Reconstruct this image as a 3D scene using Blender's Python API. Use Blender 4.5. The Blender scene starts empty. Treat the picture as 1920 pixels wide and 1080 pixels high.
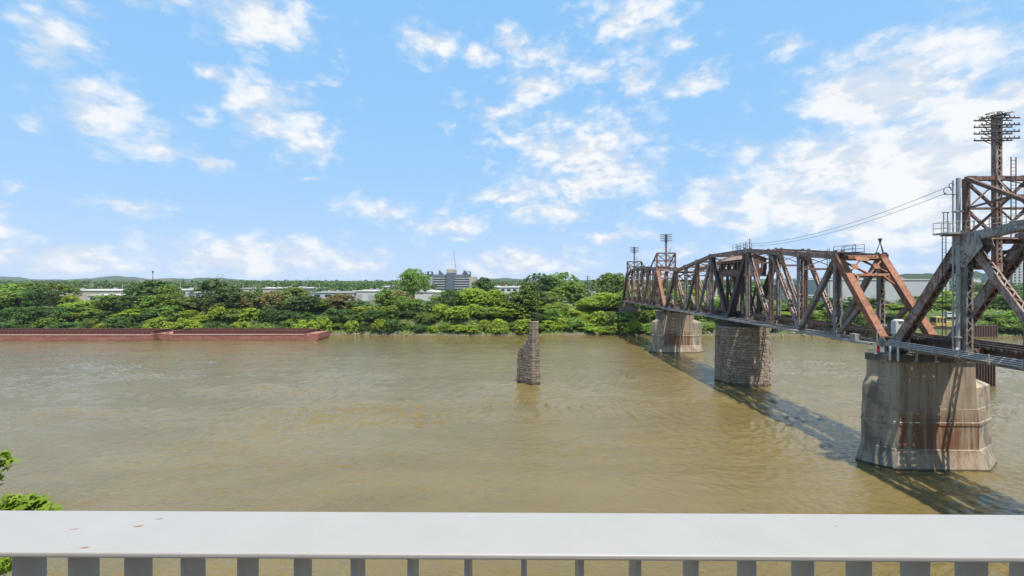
import bpy, bmesh, math, random
import numpy as np
from mathutils import Vector, Matrix, noise
R = math.radians
rnd = random.Random(7)
scene = bpy.context.scene
COL = scene.collection
F = 853.0; HZ = 534.0; CAMZ = 20.0          # focal length in photo pixels, horizon row, eye height above the river

def px2x(px, Y): return (px - 960.0) / F * Y
def py2z(py, Y): return CAMZ + (HZ - py) / F * Y

# ------------------------------------------------------------------ mesh helper
class MB:
    def __init__(s): s.v = []; s.f = []
    def quad(s, a, b, c, d):
        n = len(s.v); s.v += [tuple(a), tuple(b), tuple(c), tuple(d)]; s.f.append((n, n+1, n+2, n+3))
    def poly(s, pts):
        n = len(s.v); s.v += [tuple(p) for p in pts]; s.f.append(tuple(range(n, n+len(pts))))
    def obox(s, c, ax, ay, az):
        """box with centre c and half-axis vectors"""
        n = len(s.v)
        for sx in (-1, 1):
            for sy in (-1, 1):
                for sz in (-1, 1):
                    s.v.append(tuple(c + ax*sx + ay*sy + az*sz))
        for q in ((0,1,3,2),(4,6,7,5),(0,4,5,1),(2,3,7,6),(0,2,6,4),(1,5,7,3)):
            s.f.append(tuple(n+i for i in q))
    def box(s, x0, x1, y0, y1, z0, z1):
        s.obox(Vector(((x0+x1)/2,(y0+y1)/2,(z0+z1)/2)), Vector(((x1-x0)/2,0,0)), Vector((0,(y1-y0)/2,0)), Vector((0,0,(z1-z0)/2)))
    def beam(s, p0, p1, w, h, lat=None):
        p0 = Vector(p0); p1 = Vector(p1); d = p1-p0; L = d.length
        if L < 1e-6: return
        d /= L
        if lat is None:
            lat = d.cross(Vector((0,0,1)))
            if lat.length < 1e-4: lat = Vector((1,0,0))
        lat = (lat - d*lat.dot(d)).normalized(); n = d.cross(lat)
        s.obox((p0+p1)/2, d*(L/2), lat*(w/2), n*(h/2))
    def tube(s, p0, p1, r0, r1=None, n=8, cap=True):
        r1 = r0 if r1 is None else r1
        p0 = Vector(p0); p1 = Vector(p1); d = (p1-p0).normalized()
        a = d.cross(Vector((0,0,1)))
        if a.length < 1e-3: a = Vector((1,0,0))
        a.normalize(); b = d.cross(a); k = len(s.v)
        for i in range(n):
            t = 2*math.pi*i/n; o = a*math.cos(t)+b*math.sin(t)
            s.v.append(tuple(p0+o*r0)); s.v.append(tuple(p1+o*r1))
        for i in range(n):
            j = (i+1) % n
            s.f.append((k+2*i, k+2*j, k+2*j+1, k+2*i+1))
        if cap:
            s.f.append(tuple(k+2*i for i in range(n))[::-1]); s.f.append(tuple(k+2*i+1 for i in range(n)))
    def path(s, pts, r, n=6):
        for a, b in zip(pts, pts[1:]): s.tube(a, b, r, r, n)
    def laced(s, p0, p1, w, d, lat, t=.06, lace=True, cover=0):
        """riveted built-up member: two channels and zig-zag lacing on both open faces"""
        p0 = Vector(p0); p1 = Vector(p1); dr = p1-p0; L = dr.length; dr /= L
        lat = (lat - dr*lat.dot(dr)).normalized(); n = dr.cross(lat)
        for sg in (-1, 1):
            o = lat*(sg*(w/2-t/2))
            s.beam(p0+o, p1+o, t, d, lat)
            for sn in (-1, 1):
                o2 = lat*(sg*(w/2-t-.06))+n*(sn*(d/2-.02))
                s.beam(p0+o2, p1+o2, .12, .04, lat)
        if cover:
            o = n*(cover*(d/2+.022)); s.beam(p0+o, p1+o, w+.06, .04, lat)
        if lace:
            k = max(3, int(L/(w*.85)))
            for sn in (-1, 1):
                if sn == cover: continue
                for i in range(k):
                    a = p0+dr*(L*i/k); b = p0+dr*(L*(i+1)/k); sg = 1 if i % 2 else -1
                    o = n*(sn*(d/2+.012))
                    s.beam(a+lat*(sg*(w/2-.08))+o, b-lat*(sg*(w/2-.08))+o, .09, .022, lat)
            for e in (p0+dr*.45, p1-dr*.45):
                for sn in (-1, 1): s.obox(e+n*(sn*(d/2+.03)), dr*.4, lat*(w/2), n*.012)
    def build(s, name, mat, parent=None, loc=None, smooth=False):
        me = bpy.data.meshes.new(name)
        org = Vector(parent['_w']) if parent is not None else Vector(loc if loc is not None else (0,0,0))
        vs = [(v[0]-org[0], v[1]-org[1], v[2]-org[2]) for v in s.v]
        me.from_pydata(vs, [], s.f); me.update()
        if isinstance(mat, (list, tuple)):
            for m in mat: me.materials.append(m)
        else: me.materials.append(mat)
        if smooth:
            for p in me.polygons: p.use_smooth = True
        o = bpy.data.objects.new(name, me); COL.objects.link(o)
        if parent is not None: o.parent = parent
        else: o.location = org
        o['_w'] = tuple(org)
        return o

def thing(name, label, cat, loc=(0,0,0), group=None):
    o = bpy.data.objects.new(name, None); COL.objects.link(o); o.location = loc
    o.empty_display_size = .5; o['_w'] = tuple(loc)
    return tag(o, label, cat, group)
def tag(o, label, cat, group=None):
    o['label'] = label; o['category'] = cat
    if group: o['group'] = group
    return o
def struct(o, kind='structure', label=None):
    o['kind'] = kind
    if label: o['label'] = label
    return o

# ------------------------------------------------------------------ materials
def newmat(name):
    m = bpy.data.materials.new(name); m.use_nodes = True
    nt = m.node_tree; nt.nodes.clear()
    out = nt.nodes.new('ShaderNodeOutputMaterial'); b = nt.nodes.new('ShaderNodeBsdfPrincipled')
    nt.links.new(b.outputs[0], out.inputs[0]); return m, nt, b
def N(nt, t, **kw):
    n = nt.nodes.new(t)
    for k, v in kw.items():
        if k.startswith('i_'): n.inputs[k[2:].replace('_', ' ')].default_value = v
        else: setattr(n, k, v)
    return n
def ramp(nt, fac, stops):
    r = nt.nodes.new('ShaderNodeValToRGB'); e = r.color_ramp.elements
    while len(e) > 1: e.remove(e[0])
    e[0].position = stops[0][0]; e[0].color = (*stops[0][1], 1)
    for p, c in stops[1:]:
        x = e.new(p); x.color = (*c, 1)
    nt.links.new(fac, r.inputs[0]); return r.outputs[0]
def coords(nt, scale=(1,1,1), kind='Object'):
    tc = nt.nodes.new('ShaderNodeTexCoord'); mp = nt.nodes.new('ShaderNodeMapping')
    mp.inputs['Scale'].default_value = scale; nt.links.new(tc.outputs[kind], mp.inputs[0]); return mp.outputs[0]
def wcoords(nt, scale=(1,1,1)):
    g = nt.nodes.new('ShaderNodeNewGeometry'); mp = nt.nodes.new('ShaderNodeMapping')
    mp.inputs['Scale'].default_value = scale; nt.links.new(g.outputs['Position'], mp.inputs[0]); return mp.outputs[0]
def noise_t(nt, vec, scale, detail=4, rough=.55, dist=0):
    n = nt.nodes.new('ShaderNodeTexNoise'); nt.links.new(vec, n.inputs['Vector'])
    n.inputs['Scale'].default_value = scale; n.inputs['Detail'].default_value = detail
    n.inputs['Roughness'].default_value = rough; n.inputs['Distortion'].default_value = dist
    return n.outputs[0]
def mixc(nt, fac, a, b, mode='MIX'):
    m = nt.nodes.new('ShaderNodeMix'); m.data_type = 'RGBA'; m.blend_type = mode
    if isinstance(fac, (int, float)): m.inputs[0].default_value = fac
    else: nt.links.new(fac, m.inputs[0])
    for s, i in ((a, 6), (b, 7)):
        if isinstance(s, tuple): m.inputs[i].default_value = (*s[:3], 1)
        else: nt.links.new(s, m.inputs[i])
    return m.outputs[2]
def mth(nt, op, a, b=None, c=None, clamp=False):
    m = nt.nodes.new('ShaderNodeMath'); m.operation = op; m.use_clamp = clamp
    for i, s in enumerate((a, b, c)):
        if s is None: continue
        if isinstance(s, (int, float)): m.inputs[i].default_value = s
        else: nt.links.new(s, m.inputs[i])
    return m.outputs[0]
def mrange(nt, v, a, b, c=0, d=1):
    m = nt.nodes.new('ShaderNodeMapRange'); m.interpolation_type = 'SMOOTHSTEP'
    nt.links.new(v, m.inputs[0])
    for i, x in enumerate((a, b, c, d)): m.inputs[i+1].default_value = x
    return m.outputs[0]
def bump(nt, b, h, strength=.3, dist=.05):
    n = nt.nodes.new('ShaderNodeBump'); n.inputs['Strength'].default_value = strength
    n.inputs['Distance'].default_value = dist
    nt.links.new(h, n.inputs['Height']); nt.links.new(n.outputs[0], b.inputs['Normal'])

def steel(name, paint, rust, dark, p_rust=.5, rough=.75):
    """weathered painted steel: paint, patches of rust with their own outline, darker grime streaks"""
    m, nt, b = newmat(name)
    v = wcoords(nt); n1 = noise_t(nt, v, .9, 6, .65); n2 = noise_t(nt, wcoords(nt, (3,3,.6)), 1.6, 5, .7)
    n3 = noise_t(nt, v, 5, 5, .7)
    s = mth(nt, 'ADD', mth(nt, 'MULTIPLY', n1, .55), mth(nt, 'MULTIPLY', n3, .45))
    f = mrange(nt, s, p_rust-.05, p_rust+.04)
    c = mixc(nt, f, rust, paint)
    f2 = mrange(nt, n2, .44, .66)
    c = mixc(nt, mth(nt, 'MULTIPLY', f2, .8), c, dark)
    nt.links.new(c, b.inputs['Base Color']); b.inputs['Roughness'].default_value = rough
    bump(nt, b, s, .4, .03)
    return m
M = {}
M['orange'] = steel('rust_orange', (.42,.165,.08), (.23,.09,.05), (.11,.058,.042), .48)
M['brown'] = steel('rust_brown', (.20,.115,.085), (.13,.07,.05), (.07,.045,.038), .5)
M['brown2'] = steel('rust_brown_mixed', (.34,.27,.235), (.20,.095,.06), (.075,.05,.042), .5)
M['grey'] = steel('flaking_grey_paint', (.43,.40,.375), (.15,.08,.055), (.13,.105,.09), .46)
M['greyd'] = steel('dull_grey_steel', (.25,.23,.21), (.16,.09,.06), (.085,.07,.06), .48)
M['darks'] = steel('dark_steel', (.07,.06,.055), (.085,.05,.038), (.04,.035,.033), .5)
M['galv'] = steel('galvanised_pipe', (.52,.50,.475), (.44,.42,.40), (.38,.36,.34), .35, .45)
M['tie'] = steel('weathered_timber', (.10,.08,.065), (.07,.05,.04), (.05,.04,.035), .5, .9)

def plain(name, col, rough=.7, var=.15, sc=3, metal=0):
    m, nt, b = newmat(name)
    n = noise_t(nt, wcoords(nt), sc, 5, .6)
    a = tuple(c*(1-var) for c in col); d = tuple(min(1, c*(1+var)) for c in col)
    nt.links.new(mixc(nt, n, a, d), b.inputs['Base Color']); b.inputs['Roughness'].default_value = rough
    b.inputs['Metallic'].default_value = metal
    return m
M['white'] = plain('white_paint', (.72,.72,.71), .5, .1)
M['red'] = plain('red_sign', (.55,.03,.03), .5, .1)
M['black'] = plain('black_rubber', (.03,.03,.03), .6, .1)
M['glass'] = plain('window_glass', (.05,.07,.085), .12, .2)
M['yellow'] = plain('yellow_machine_paint', (.66,.48,.16), .55, .15)
M['sheetpile'] = steel('sheet_pile', (.12,.075,.06), (.16,.09,.07), (.07,.045,.04), .5, .85)

def concrete():
    m, nt, b = newmat('stained_concrete')
    w = wcoords(nt); ws = wcoords(nt, (1,1,.07))
    n1 = noise_t(nt, w, .35, 6, .6); n2 = noise_t(nt, ws, 1.3, 5, .65); n3 = noise_t(nt, w, 2.5, 6, .7)
    c = mixc(nt, n1, (.36,.285,.20), (.58,.475,.345))
    geo = nt.nodes.new('ShaderNodeNewGeometry'); sx = nt.nodes.new('ShaderNodeSeparateXYZ')
    nt.links.new(geo.outputs['Position'], sx.inputs[0])
    # rust run-off: vertical streaks below the bearings, strongest on the low bands
    low = mrange(nt, sx.outputs[2], 7.2, 4.4); top = mrange(nt, sx.outputs[2], 1.2, 2.6)
    mid = mth(nt, 'ADD', mth(nt, 'MULTIPLY', mth(nt, 'MULTIPLY', low, top), .85), .34)
    xs = mrange(nt, n2, .36, .58)
    # facing the span (long faces) only
    nx = nt.nodes.new('ShaderNodeSeparateXYZ'); nt.links.new(geo.outputs['True Normal'], nx.inputs[0])
    face = mrange(nt, mth(nt, 'ABSOLUTE', nx.outputs[1]), .9, .97)
    st = mth(nt, 'MULTIPLY', mth(nt, 'MULTIPLY', mth(nt, 'MULTIPLY_ADD', xs, .8, .2), mid), face)
    c = mixc(nt, st, c, (.235,.095,.042))
    # dark water streaks and cap grime
    n4 = noise_t(nt, ws, 1.5, 6, .75)
    dk = mrange(nt, n4, .46, .68)
    c = mixc(nt, mth(nt, 'MULTIPLY', dk, .68), c, (.12,.095,.075))
    cap = mrange(nt, sx.outputs[2], 11.50, 11.6)
    c = mixc(nt, mth(nt, 'MULTIPLY', cap, mth(nt, 'ADD', mth(nt,'MULTIPLY', n3, .6), .5)), c, (.085,.075,.065))
    # black algae blotches on the end faces
    bl = mrange(nt, mth(nt, 'ADD', mth(nt, 'MULTIPLY', noise_t(nt, wcoords(nt,(1,1,.5)), .55, 3, .6), .75), mth(nt, 'MULTIPLY', n3, .25)), .47, .58)
    side = mth(nt, 'SUBTRACT', 1.0, face)
    c = mixc(nt, mth(nt, 'MULTIPLY', mth(nt, 'MULTIPLY', bl, side), .6), c, (.10,.10,.10))
    wet = mrange(nt, sx.outputs[2], .28, .12)
    c = mixc(nt, mth(nt, 'MULTIPLY', wet, .85), c, (.045,.038,.025))
    # board joints every 0.75 m
    jz = mth(nt, 'FRACT', mth(nt, 'MULTIPLY', sx.outputs[2], .72))
    jl = mrange(nt, mth(nt, 'ABSOLUTE', mth(nt, 'SUBTRACT', jz, .5)), .485, .5)
    c = mixc(nt, mth(nt, 'MULTIPLY', jl, .25), c, (.1,.09,.08))
    nt.links.new(c, b.inputs['Base Color']); b.inputs['Roughness'].default_value = .9
    bump(nt, b, n3, .35, .05); return m
M['concrete'] = concrete()

def stone(name, a, d, dark):
    m, nt, b = newmat(name)
    w = wcoords(nt); n1 = noise_t(nt, w, 1.1, 5, .6); n2 = noise_t(nt, w, 5, 6, .7); n3 = noise_t(nt, wcoords(nt,(1,1,.2)), .8, 4, .6)
    at = nt.nodes.new('ShaderNodeAttribute'); at.attribute_name = 'tint'
    c = mixc(nt, n1, a, d)
    c = mixc(nt, mth(nt, 'MULTIPLY', mrange(nt, n2, .42, .68), .75), c, dark)
    c = mixc(nt, mrange(nt, n3, .52, .68), c, (.27,.155,.09))
    c = mixc(nt, .75, c, at.outputs['Color'], 'MULTIPLY')
    gg = nt.nodes.new('ShaderNodeNewGeometry'); sz = nt.nodes.new('ShaderNodeSeparateXYZ'); nt.links.new(gg.outputs['Position'], sz.inputs[0])
    c = mixc(nt, mth(nt, 'MULTIPLY', mrange(nt, mth(nt, 'ADD', sz.outputs[2], mth(nt, 'MULTIPLY', n1, -.5)), .35, .0), .8), c, (.05,.042,.03))
    nt.links.new(c, b.inputs['Base Color']); b.inputs['Roughness'].default_value = .95
    bump(nt, b, n2, .8, .12); return m
M['stone'] = stone('rough_grey_stone', (.34,.27,.21), (.60,.50,.40), (.15,.12,.10))
M['stone2'] = stone('brown_grey_stone', (.34,.265,.20), (.60,.49,.38), (.16,.125,.10))

def leafmat(name, a, d, e, trans=.16):
    m = bpy.data.materials.new(name); m.use_nodes = True; nt = m.node_tree; nt.nodes.clear()
    out = nt.nodes.new('ShaderNodeOutputMaterial')
    w = wcoords(nt); n = noise_t(nt, w, .45, 3, .6); n2 = noise_t(nt, w, 3.1, 2, .6)
    oi = nt.nodes.new('ShaderNodeObjectInfo')
    s = mth(nt, 'ADD', mth(nt, 'MULTIPLY', n, .6), mth(nt, 'MULTIPLY', n2, .4))
    c = ramp(nt, s, [(.30, a), (.5, d), (.70, e)])
    hs = nt.nodes.new('ShaderNodeHueSaturation'); nt.links.new(c, hs.inputs['Color'])
    nt.links.new(mth(nt, 'ADD', .485, mth(nt, 'MULTIPLY', oi.outputs['Random'], .03)), hs.inputs['Hue'])
    nt.links.new(mth(nt, 'ADD', .75, mth(nt, 'MULTIPLY', oi.outputs['Random'], .5)), hs.inputs['Value'])
    df = nt.nodes.new('ShaderNodeBsdfPrincipled'); nt.links.new(hs.outputs[0], df.inputs['Base Color'])
    df.inputs['Roughness'].default_value = .55; df.inputs['Specular IOR Level'].default_value = .25
    tr = nt.nodes.new('ShaderNodeBsdfTranslucent'); nt.links.new(hs.outputs[0], tr.inputs[0])
    mx = nt.nodes.new('ShaderNodeMixShader'); mx.inputs[0].default_value = trans
    nt.links.new(df.outputs[0], mx.inputs[1]); nt.links.new(tr.outputs[0], mx.inputs[2])
    nt.links.new(mx.outputs[0], out.inputs[0]); return m
M['leaf_dark'] = leafmat('dark_leaves', (.045,.095,.022), (.075,.14,.03), (.115,.185,.042))
M['leaf_mid'] = leafmat('mid_leaves', (0.099,0.176,0.025), (0.163,0.260,0.034), (0.227,0.312,0.052))
M['leaf_bright'] = leafmat('bright_leaves', (0.170,0.260,0.021), (0.270,0.370,0.030), (0.355,0.429,0.044))
M['leaf_olive'] = leafmat('olive_leaves', (0.142,0.156,0.046), (0.256,0.215,0.069), (0.420,0.286,0.138))
M['leaf_far'] = leafmat('far_leaves', (0.065,0.115,0.036), (0.098,0.155,0.046), (0.135,0.195,0.06), .15)
M['leaf_maple'] = leafmat('maple_leaves', (.14,.24,.02), (.24,.35,.03), (.36,.42,.06), .4)
M['bark'] = plain('bark', (.14,.115,.09), .95, .35, 4)

# ------------------------------------------------------------------ ground, water, hills
def bank_y(x):
    return 181.0 + 1.4*math.sin(x*.07) + .8*math.sin(x*.19+1) - (5.0 if x > 120 else 5.0*max(0, min(1, (x-85)/35)))
def lerp_pts(pts, x):
    if x <= pts[0][0]: return pts[0][1]
    for (a, b), (c, d) in zip(pts, pts[1:]):
        if x <= c: return b+(d-b)*(x-a)/(c-a)
    return pts[-1][1]
BANK = [(-8,-3),(-2,-.9),(0,-.05),(1.5,.7),(4,1.5),(9,4.6),(18,8.2),(28,9.3),(100,9.6)]
def ground_z(x, y):
    if y < 60:
        d = 14 + 1.5*math.sin(x*.11) - y
        return lerp_pts([(-8,-3),(0,0),(4,2),(14,7),(25,9)], d)
    d = y - bank_y(x)
    z = lerp_pts(BANK, d)
    if d > 2: z += .5*noise.noise(Vector((x*.08, y*.08, 0)))*min(1, d/8)
    z += max(0, min(y, 2600)-290)*.0095
    return z
def make_ground():
    xs = sorted(set([-9000,-6000,-4000,-2500,-1600,-1000,-700] + [i*6 for i in range(-85, 86)] + [700,1000,1600,2500,4000,6000,9000]))
    ys = [-120,-60,-30,-20] + [-15+i*3 for i in range(15)] + [40,80,120,150,165] + [168+i*1.5 for i in range(36)] + [224,232,245,260,290,330,380,450,550,700,900,1200,1600,2200,3000,4500,6500,9500]
    b = MB(); W = len(xs)
    for y in ys:
        for x in xs: b.v.append((x, y, ground_z(x, y)))
    for j in range(len(ys)-1):
        for i in range(W-1):
            b.f.append((j*W+i, j*W+i+1, (j+1)*W+i+1, (j+1)*W+i))
    m, nt, bs = newmat('ground_soil')
    w = wcoords(nt); n = noise_t(nt, w, .12, 6, .6); n2 = noise_t(nt, w, 1.6, 6, .7)
    grass = mixc(nt, n2, (.05,.085,.02), (.12,.16,.04)); dirt = mixc(nt, n2, (.11,.085,.055), (.24,.19,.13))
    g = nt.nodes.new('ShaderNodeNewGeometry'); sx = nt.nodes.new('ShaderNodeSeparateXYZ'); nt.links.new(g.outputs['Position'], sx.inputs[0])
    lo = mrange(nt, mth(nt, 'ADD', sx.outputs[2], mth(nt, 'MULTIPLY', n2, 1.6)), 1.0, 1.5)
    c = mixc(nt, lo, dirt, mixc(nt, mrange(nt, n, .54, .66), grass, dirt))
    nt.links.new(c, bs.inputs['Base Color']); bs.inputs['Roughness'].default_value = .95
    bump(nt, bs, n2, .6, .2)
    struct(b.build('ground', m, smooth=True))
make_ground()

SLOPE = .0225
def make_water():
    # real wavelets: a sheet whose rows and columns get finer towards the near bank, raised by many small waves
    Yr = np.concatenate([17060/(np.arange(626.0, 1112.0, 1.0)-534), [28.5, 26, 23, 20, 16, 12, 6, -40]])
    u = np.concatenate([[-1], np.arange(-1.36, 1.3601, .0024), [1]])
    Yg = np.repeat(Yr[:, None], len(u), 1); Xg = u[None, :]*np.maximum(Yg, 12); Xg[:, 0] = -9000; Xg[:, -1] = 9000
    dY = np.abs(np.gradient(Yr))[:, None]; g = np.random.default_rng(4)
    def waves(lams, amp, spread, n, x, y, fade=True):
        z = np.zeros_like(x)
        for k in range(n):
            lam = lams[0]*(lams[1]/lams[0])**g.random(); th = R(90+g.normal(0, spread)+8); ph = g.random()*6.283
            kx, ky = math.cos(th)*2*math.pi/lam, math.sin(th)*2*math.pi/lam
            w = 1.0
            if fade:
                eff = lam/max(.25, abs(math.sin(th))); t = np.clip((eff/np.maximum(dY, .001)-2.2)/2.2, 0, 1); w = t*t*(3-2*t)
            z += amp*lam*w*np.sin(kx*x+ky*y+ph)
        return z
    wx = waves((14, 40), .03, 60, 10, Xg*.5, Yg, False); wy = waves((14, 40), .03, 60, 10, Xg*.5, Yg, False)
    X2, Y2 = Xg+wx, Yg+wy
    pat = waves((25, 90), .016, 35, 14, Xg*.35, Yg, False); pat = np.clip(.82+pat*.12, .45, 1.2)
    pat2 = waves((9, 26), .04, 35, 14, Xg*.45, Yg, False); pat2 = np.clip(.8+pat2*.22, .3, 1.3)
    Z = pat*pat2*(waves((.5, 1.6), SLOPE*.40, 36, 46, X2, Y2)+waves((1.4, 3.4), SLOPE*.27, 34, 26, X2, Y2))+waves((5, 16), SLOPE*.055, 45, 16, X2, Y2)
    edge = np.clip((30-np.abs(Yg-30))/4, 0, 1) if False else 1.0
    Z = Z*(Yg > 12)*edge; Z[:, 0] = 0; Z[:, -1] = 0
    nr, nc = Yg.shape
    co = np.stack([Xg, Yg, Z], -1).reshape(-1, 3).astype(np.float32)
    idx = np.arange(nr*nc).reshape(nr, nc)
    f = np.stack([idx[:-1, :-1], idx[1:, :-1], idx[1:, 1:], idx[:-1, 1:]], -1).reshape(-1, 4)
    me = bpy.data.meshes.new('water'); nf = len(f)
    me.vertices.add(len(co)); me.vertices.foreach_set('co', co.ravel())
    me.loops.add(nf*4); me.loops.foreach_set('vertex_index', f.ravel().astype(np.int32))
    me.polygons.add(nf); me.polygons.foreach_set('loop_start', np.arange(0, nf*4, 4, dtype=np.int32))
    me.update(calc_edges=True); me.polygons.foreach_set('use_smooth', np.ones(nf, dtype=bool)); me.validate()
    m, nt, bs = newmat('muddy_river_water')
    w = wcoords(nt)
    def rot(sc, a):
        g = nt.nodes.new('ShaderNodeNewGeometry'); mp = nt.nodes.new('ShaderNodeMapping'); mp.inputs['Rotation'].default_value = (0, 0, R(a)); mp.inputs['Scale'].default_value = sc
        nt.links.new(g.outputs['Position'], mp.inputs[0]); return mp.outputs[0]
    big = noise_t(nt, rot((.4,1,1), 4), .05, 5, .6, 1.6)
    c = mixc(nt, mrange(nt, big, .3, .7), (.164,.121,.040), (.200,.152,.060))
    nt.links.new(c, bs.inputs['Base Color'])
    bs.inputs['IOR'].default_value = 1.5; bs.inputs['Roughness'].default_value = .055
    # light enters the silty water and spreads before it comes back out
    bs.subsurface_method = 'BURLEY'; bs.inputs['Subsurface Weight'].default_value = .8; bs.inputs['Subsurface Radius'].default_value = (1, .8, .4); bs.inputs['Subsurface Scale'].default_value = .9
    a = noise_t(nt, rot((.5,1.2,1), 14), 2.6, 4, .62, .6)
    bump(nt, bs, a, .24, .5)
    me.materials.append(m); o = bpy.data.objects.new('water', me); COL.objects.link(o); struct(o)
make_water()

def ridge(name, Y, prof, depth, bump_h, mat, step=6):
    b = MB(); cols = []
    px = prof[0][0]
    while px <= prof[-1][0]:
        x = px2x(px, Y); zt = py2z(lerp_pts(prof, px), Y)
        zt += bump_h*(noise.noise(Vector((px*.11, 1.7, Y)))*.6 + noise.noise(Vector((px*.37, 5.2, Y)))*.4)
        cols.append((x, zt)); px += step
    n = 9
    for x, zt in cols:
        for k in range(n):
            t = k/(n-1); prof_h = math.sin(math.pi*t)**.8
            jit = bump_h*.5*noise.noise(Vector((x*.012, k*3.1, 2)))*prof_h
            b.v.append((x*(1+(t-.5)*depth/Y), Y-depth/2+depth*t, (5+(zt-5)*prof_h)+jit))
    for i in range(len(cols)-1):
        for k in range(n-1):
            b.f.append((i*n+k, (i+1)*n+k, (i+1)*n+k+1, i*n+k+1))
    return struct(b.build(name, mat, smooth=True))
def hillmat():
    m, nt, b = newmat('wooded_hillside')
    w = wcoords(nt); n = noise_t(nt, w, .03, 5, .7); n2 = noise_t(nt, w, .11, 4, .7)
    c = mixc(nt, n, (.03,.06,.025), (.085,.125,.04)); c = mixc(nt, mth(nt, 'MULTIPLY', n2, .6), c, (.04,.075,.03))
    nt.links.new(c, b.inputs['Base Color']); b.inputs['Roughness'].default_value = 1; b.inputs['Specular IOR Level'].default_value = 0
    bump(nt, b, n2, 1.0, 8); return m
M['hill'] = hillmat()
ridge('hills', 4800, [(-300,522),(0,519),(40,520),(60,524),(140,524),(185,520),(215,517),(245,519),(280,523),(320,521),(350,523),(380,520),(410,521),(460,525),(520,526),(700,527),(800,527),(930,522),(950,521),(985,524),(1100,525),(1400,524),(1560,520),(1680,516),(1760,519),(1900,520),(2200,522)], 1800, 9, M['hill'])
ridge('hills', 2100, [(1470,534),(1520,526),(1590,521),(1660,516),(1700,513),(1740,512),(1780,515),(1800,509),(1830,509),(1860,518),(1920,522),(2000,528),(2100,534)], 700, 5, M['hill'], 5)

# ------------------------------------------------------------------ foliage
def unit():
    while True:
        v = Vector((rnd.uniform(-1,1), rnd.uniform(-1,1), rnd.uniform(-1,1)))
        if .05 < v.length < 1: return v.normalized()
def leaf(b, p, nrm, s):
    n = (nrm + unit()*.55).normalized()
    a = n.cross(unit())
    if a.length < .05: return
    a.normalize(); c = n.cross(a); e = s*rnd.uniform(.6, 1.25); f = e*rnd.uniform(.5,.9)
    mid = n*(e*.18)
    b.quad(p-a*e, p-c*f*.9+mid, p+a*e*rnd.uniform(.7,1.2), p+c*f)
def clump(b, c, r, count, size, flat=.8):
    for _ in range(count):
        d = unit()
        if d.z < -.35 and rnd.random() < .6: d.z = -d.z
        rr = r*rnd.uniform(.55, 1.08)
        leaf(b, c+Vector((d.x*rr, d.y*rr, d.z*rr*flat)), (d+Vector((0,0,.35))).normalized(), size)
def crown_mesh(seed, w, h, z0, nclump, per, size, shape):
    """leaf clumps spread through the crown's volume; shape(t) gives the relative radius at height t"""
    global rnd
    keep = rnd; rnd = random.Random(seed); b = MB(); tips = []
    for i in range(nclump):
        t = rnd.random()**.8; a = rnd.uniform(0, 2*math.pi)
        rr = shape(t)*w/2*math.sqrt(rnd.uniform(.12, 1))
        cr = w*rnd.uniform(.11, .21)
        c = Vector((math.cos(a)*rr, math.sin(a)*rr, z0+t*(h-z0)-cr*.5*t))
        clump(b, c, cr, per, size); tips.append(c)
    for i in range(nclump*5):                      # loose sprays that break the outline
        t = rnd.random(); a = rnd.uniform(0, 2*math.pi); rr = shape(t)*w/2*rnd.uniform(.9, 1.22)
        clump(b, Vector((math.cos(a)*rr, math.sin(a)*rr, z0+t*(h-z0))), w*.045, max(4, per//16), size)
    rnd = keep; return b, tips
def limbs_mesh(tips, h, z0, r, seed):
    b = MB(); q = random.Random(seed)
    mid = Vector((q.uniform(-.3,.3), q.uniform(-.3,.3), max(z0, h*.3)))
    top = Vector((q.uniform(-.5,.5), q.uniform(-.5,.5), h*.8))
    b.tube((0,0,-1.2), mid, r*1.25, r*.8, 8); b.tube(mid, top, r*.8, r*.2, 7)
    for t in tips[::max(1, len(tips)//14)]:
        k = min(.95, max(.15, (t.z-h*.25)/h)); s = mid.lerp(top, k*.8)
        b.tube(s, t, r*.35, r*.06, 5)
    return b
ROUND = lambda t: math.sin(math.pi*(.12+.83*t))**.7
OVAL = lambda t: math.sin(math.pi*(.2+.75*t))
DOME = lambda t: math.sqrt(max(0, 1-.92*t*t))
COLUMN = lambda t: .95-.55*t
PROTO = {}
def proto(kind, seed, w, h, z0, ncl, per, size, shape, r):
    b, tips = crown_mesh(seed, w, h, z0, ncl, per, size, shape)
    def me(bb, nm, smooth=False):
        m = bpy.data.meshes.new(nm); m.from_pydata(bb.v, [], bb.f); m.update(); return m
    PROTO.setdefault(kind, []).append((me(b, 'crown'), me(limbs_mesh(tips, h, z0, r, seed), 'trunk'), w, h))
for i in range(4): proto('tree', 11+i, 9, 10, 2.2, 27, 150, .28, ROUND, .22)
proto('tree', 19, 8, 10, 1.6, 27, 150, .28, OVAL, .2)
for i in range(3): proto('shrub', 31+i, 7.5, 5, .2, 20, 145, .26, DOME, .1)
proto('column', 41, 4.5, 10, .3, 30, 80, .25, COLUMN, .2)
proto('lone', 51, 11, 11.5, 3.8, 60, 85, .25, ROUND, .34)
LEAFMESH = {}
def leafed(me, mat):
    k = (me.name, mat.name)
    if k not in LEAFMESH:
        m = me.copy(); m.materials.clear(); m.materials.append(mat); LEAFMESH[k] = m
    return LEAFMESH[k]
PLANTS = []
def plant(kind, px, top, Y, wpx, col, rowword):
    if 1738 < px+wpx/2 and px-wpx/2 < 1812 and Y < 193: return          # the work yard stays open
    x = px2x(px, Y); z = ground_z(x, Y)-.2; h = max(2.2, py2z(top, Y)-z); w = wpx*Y/F
    cm, tm, pw, ph = rnd.choice(PROTO[kind])
    PLANTS.append(dict(kind=kind, px=px, x=x, y=Y, z=z, s=(w/pw, w/pw, h/ph), col=col, row=rowword, cm=cm, tm=tm, rot=rnd.uniform(0, 6.28)))
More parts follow.
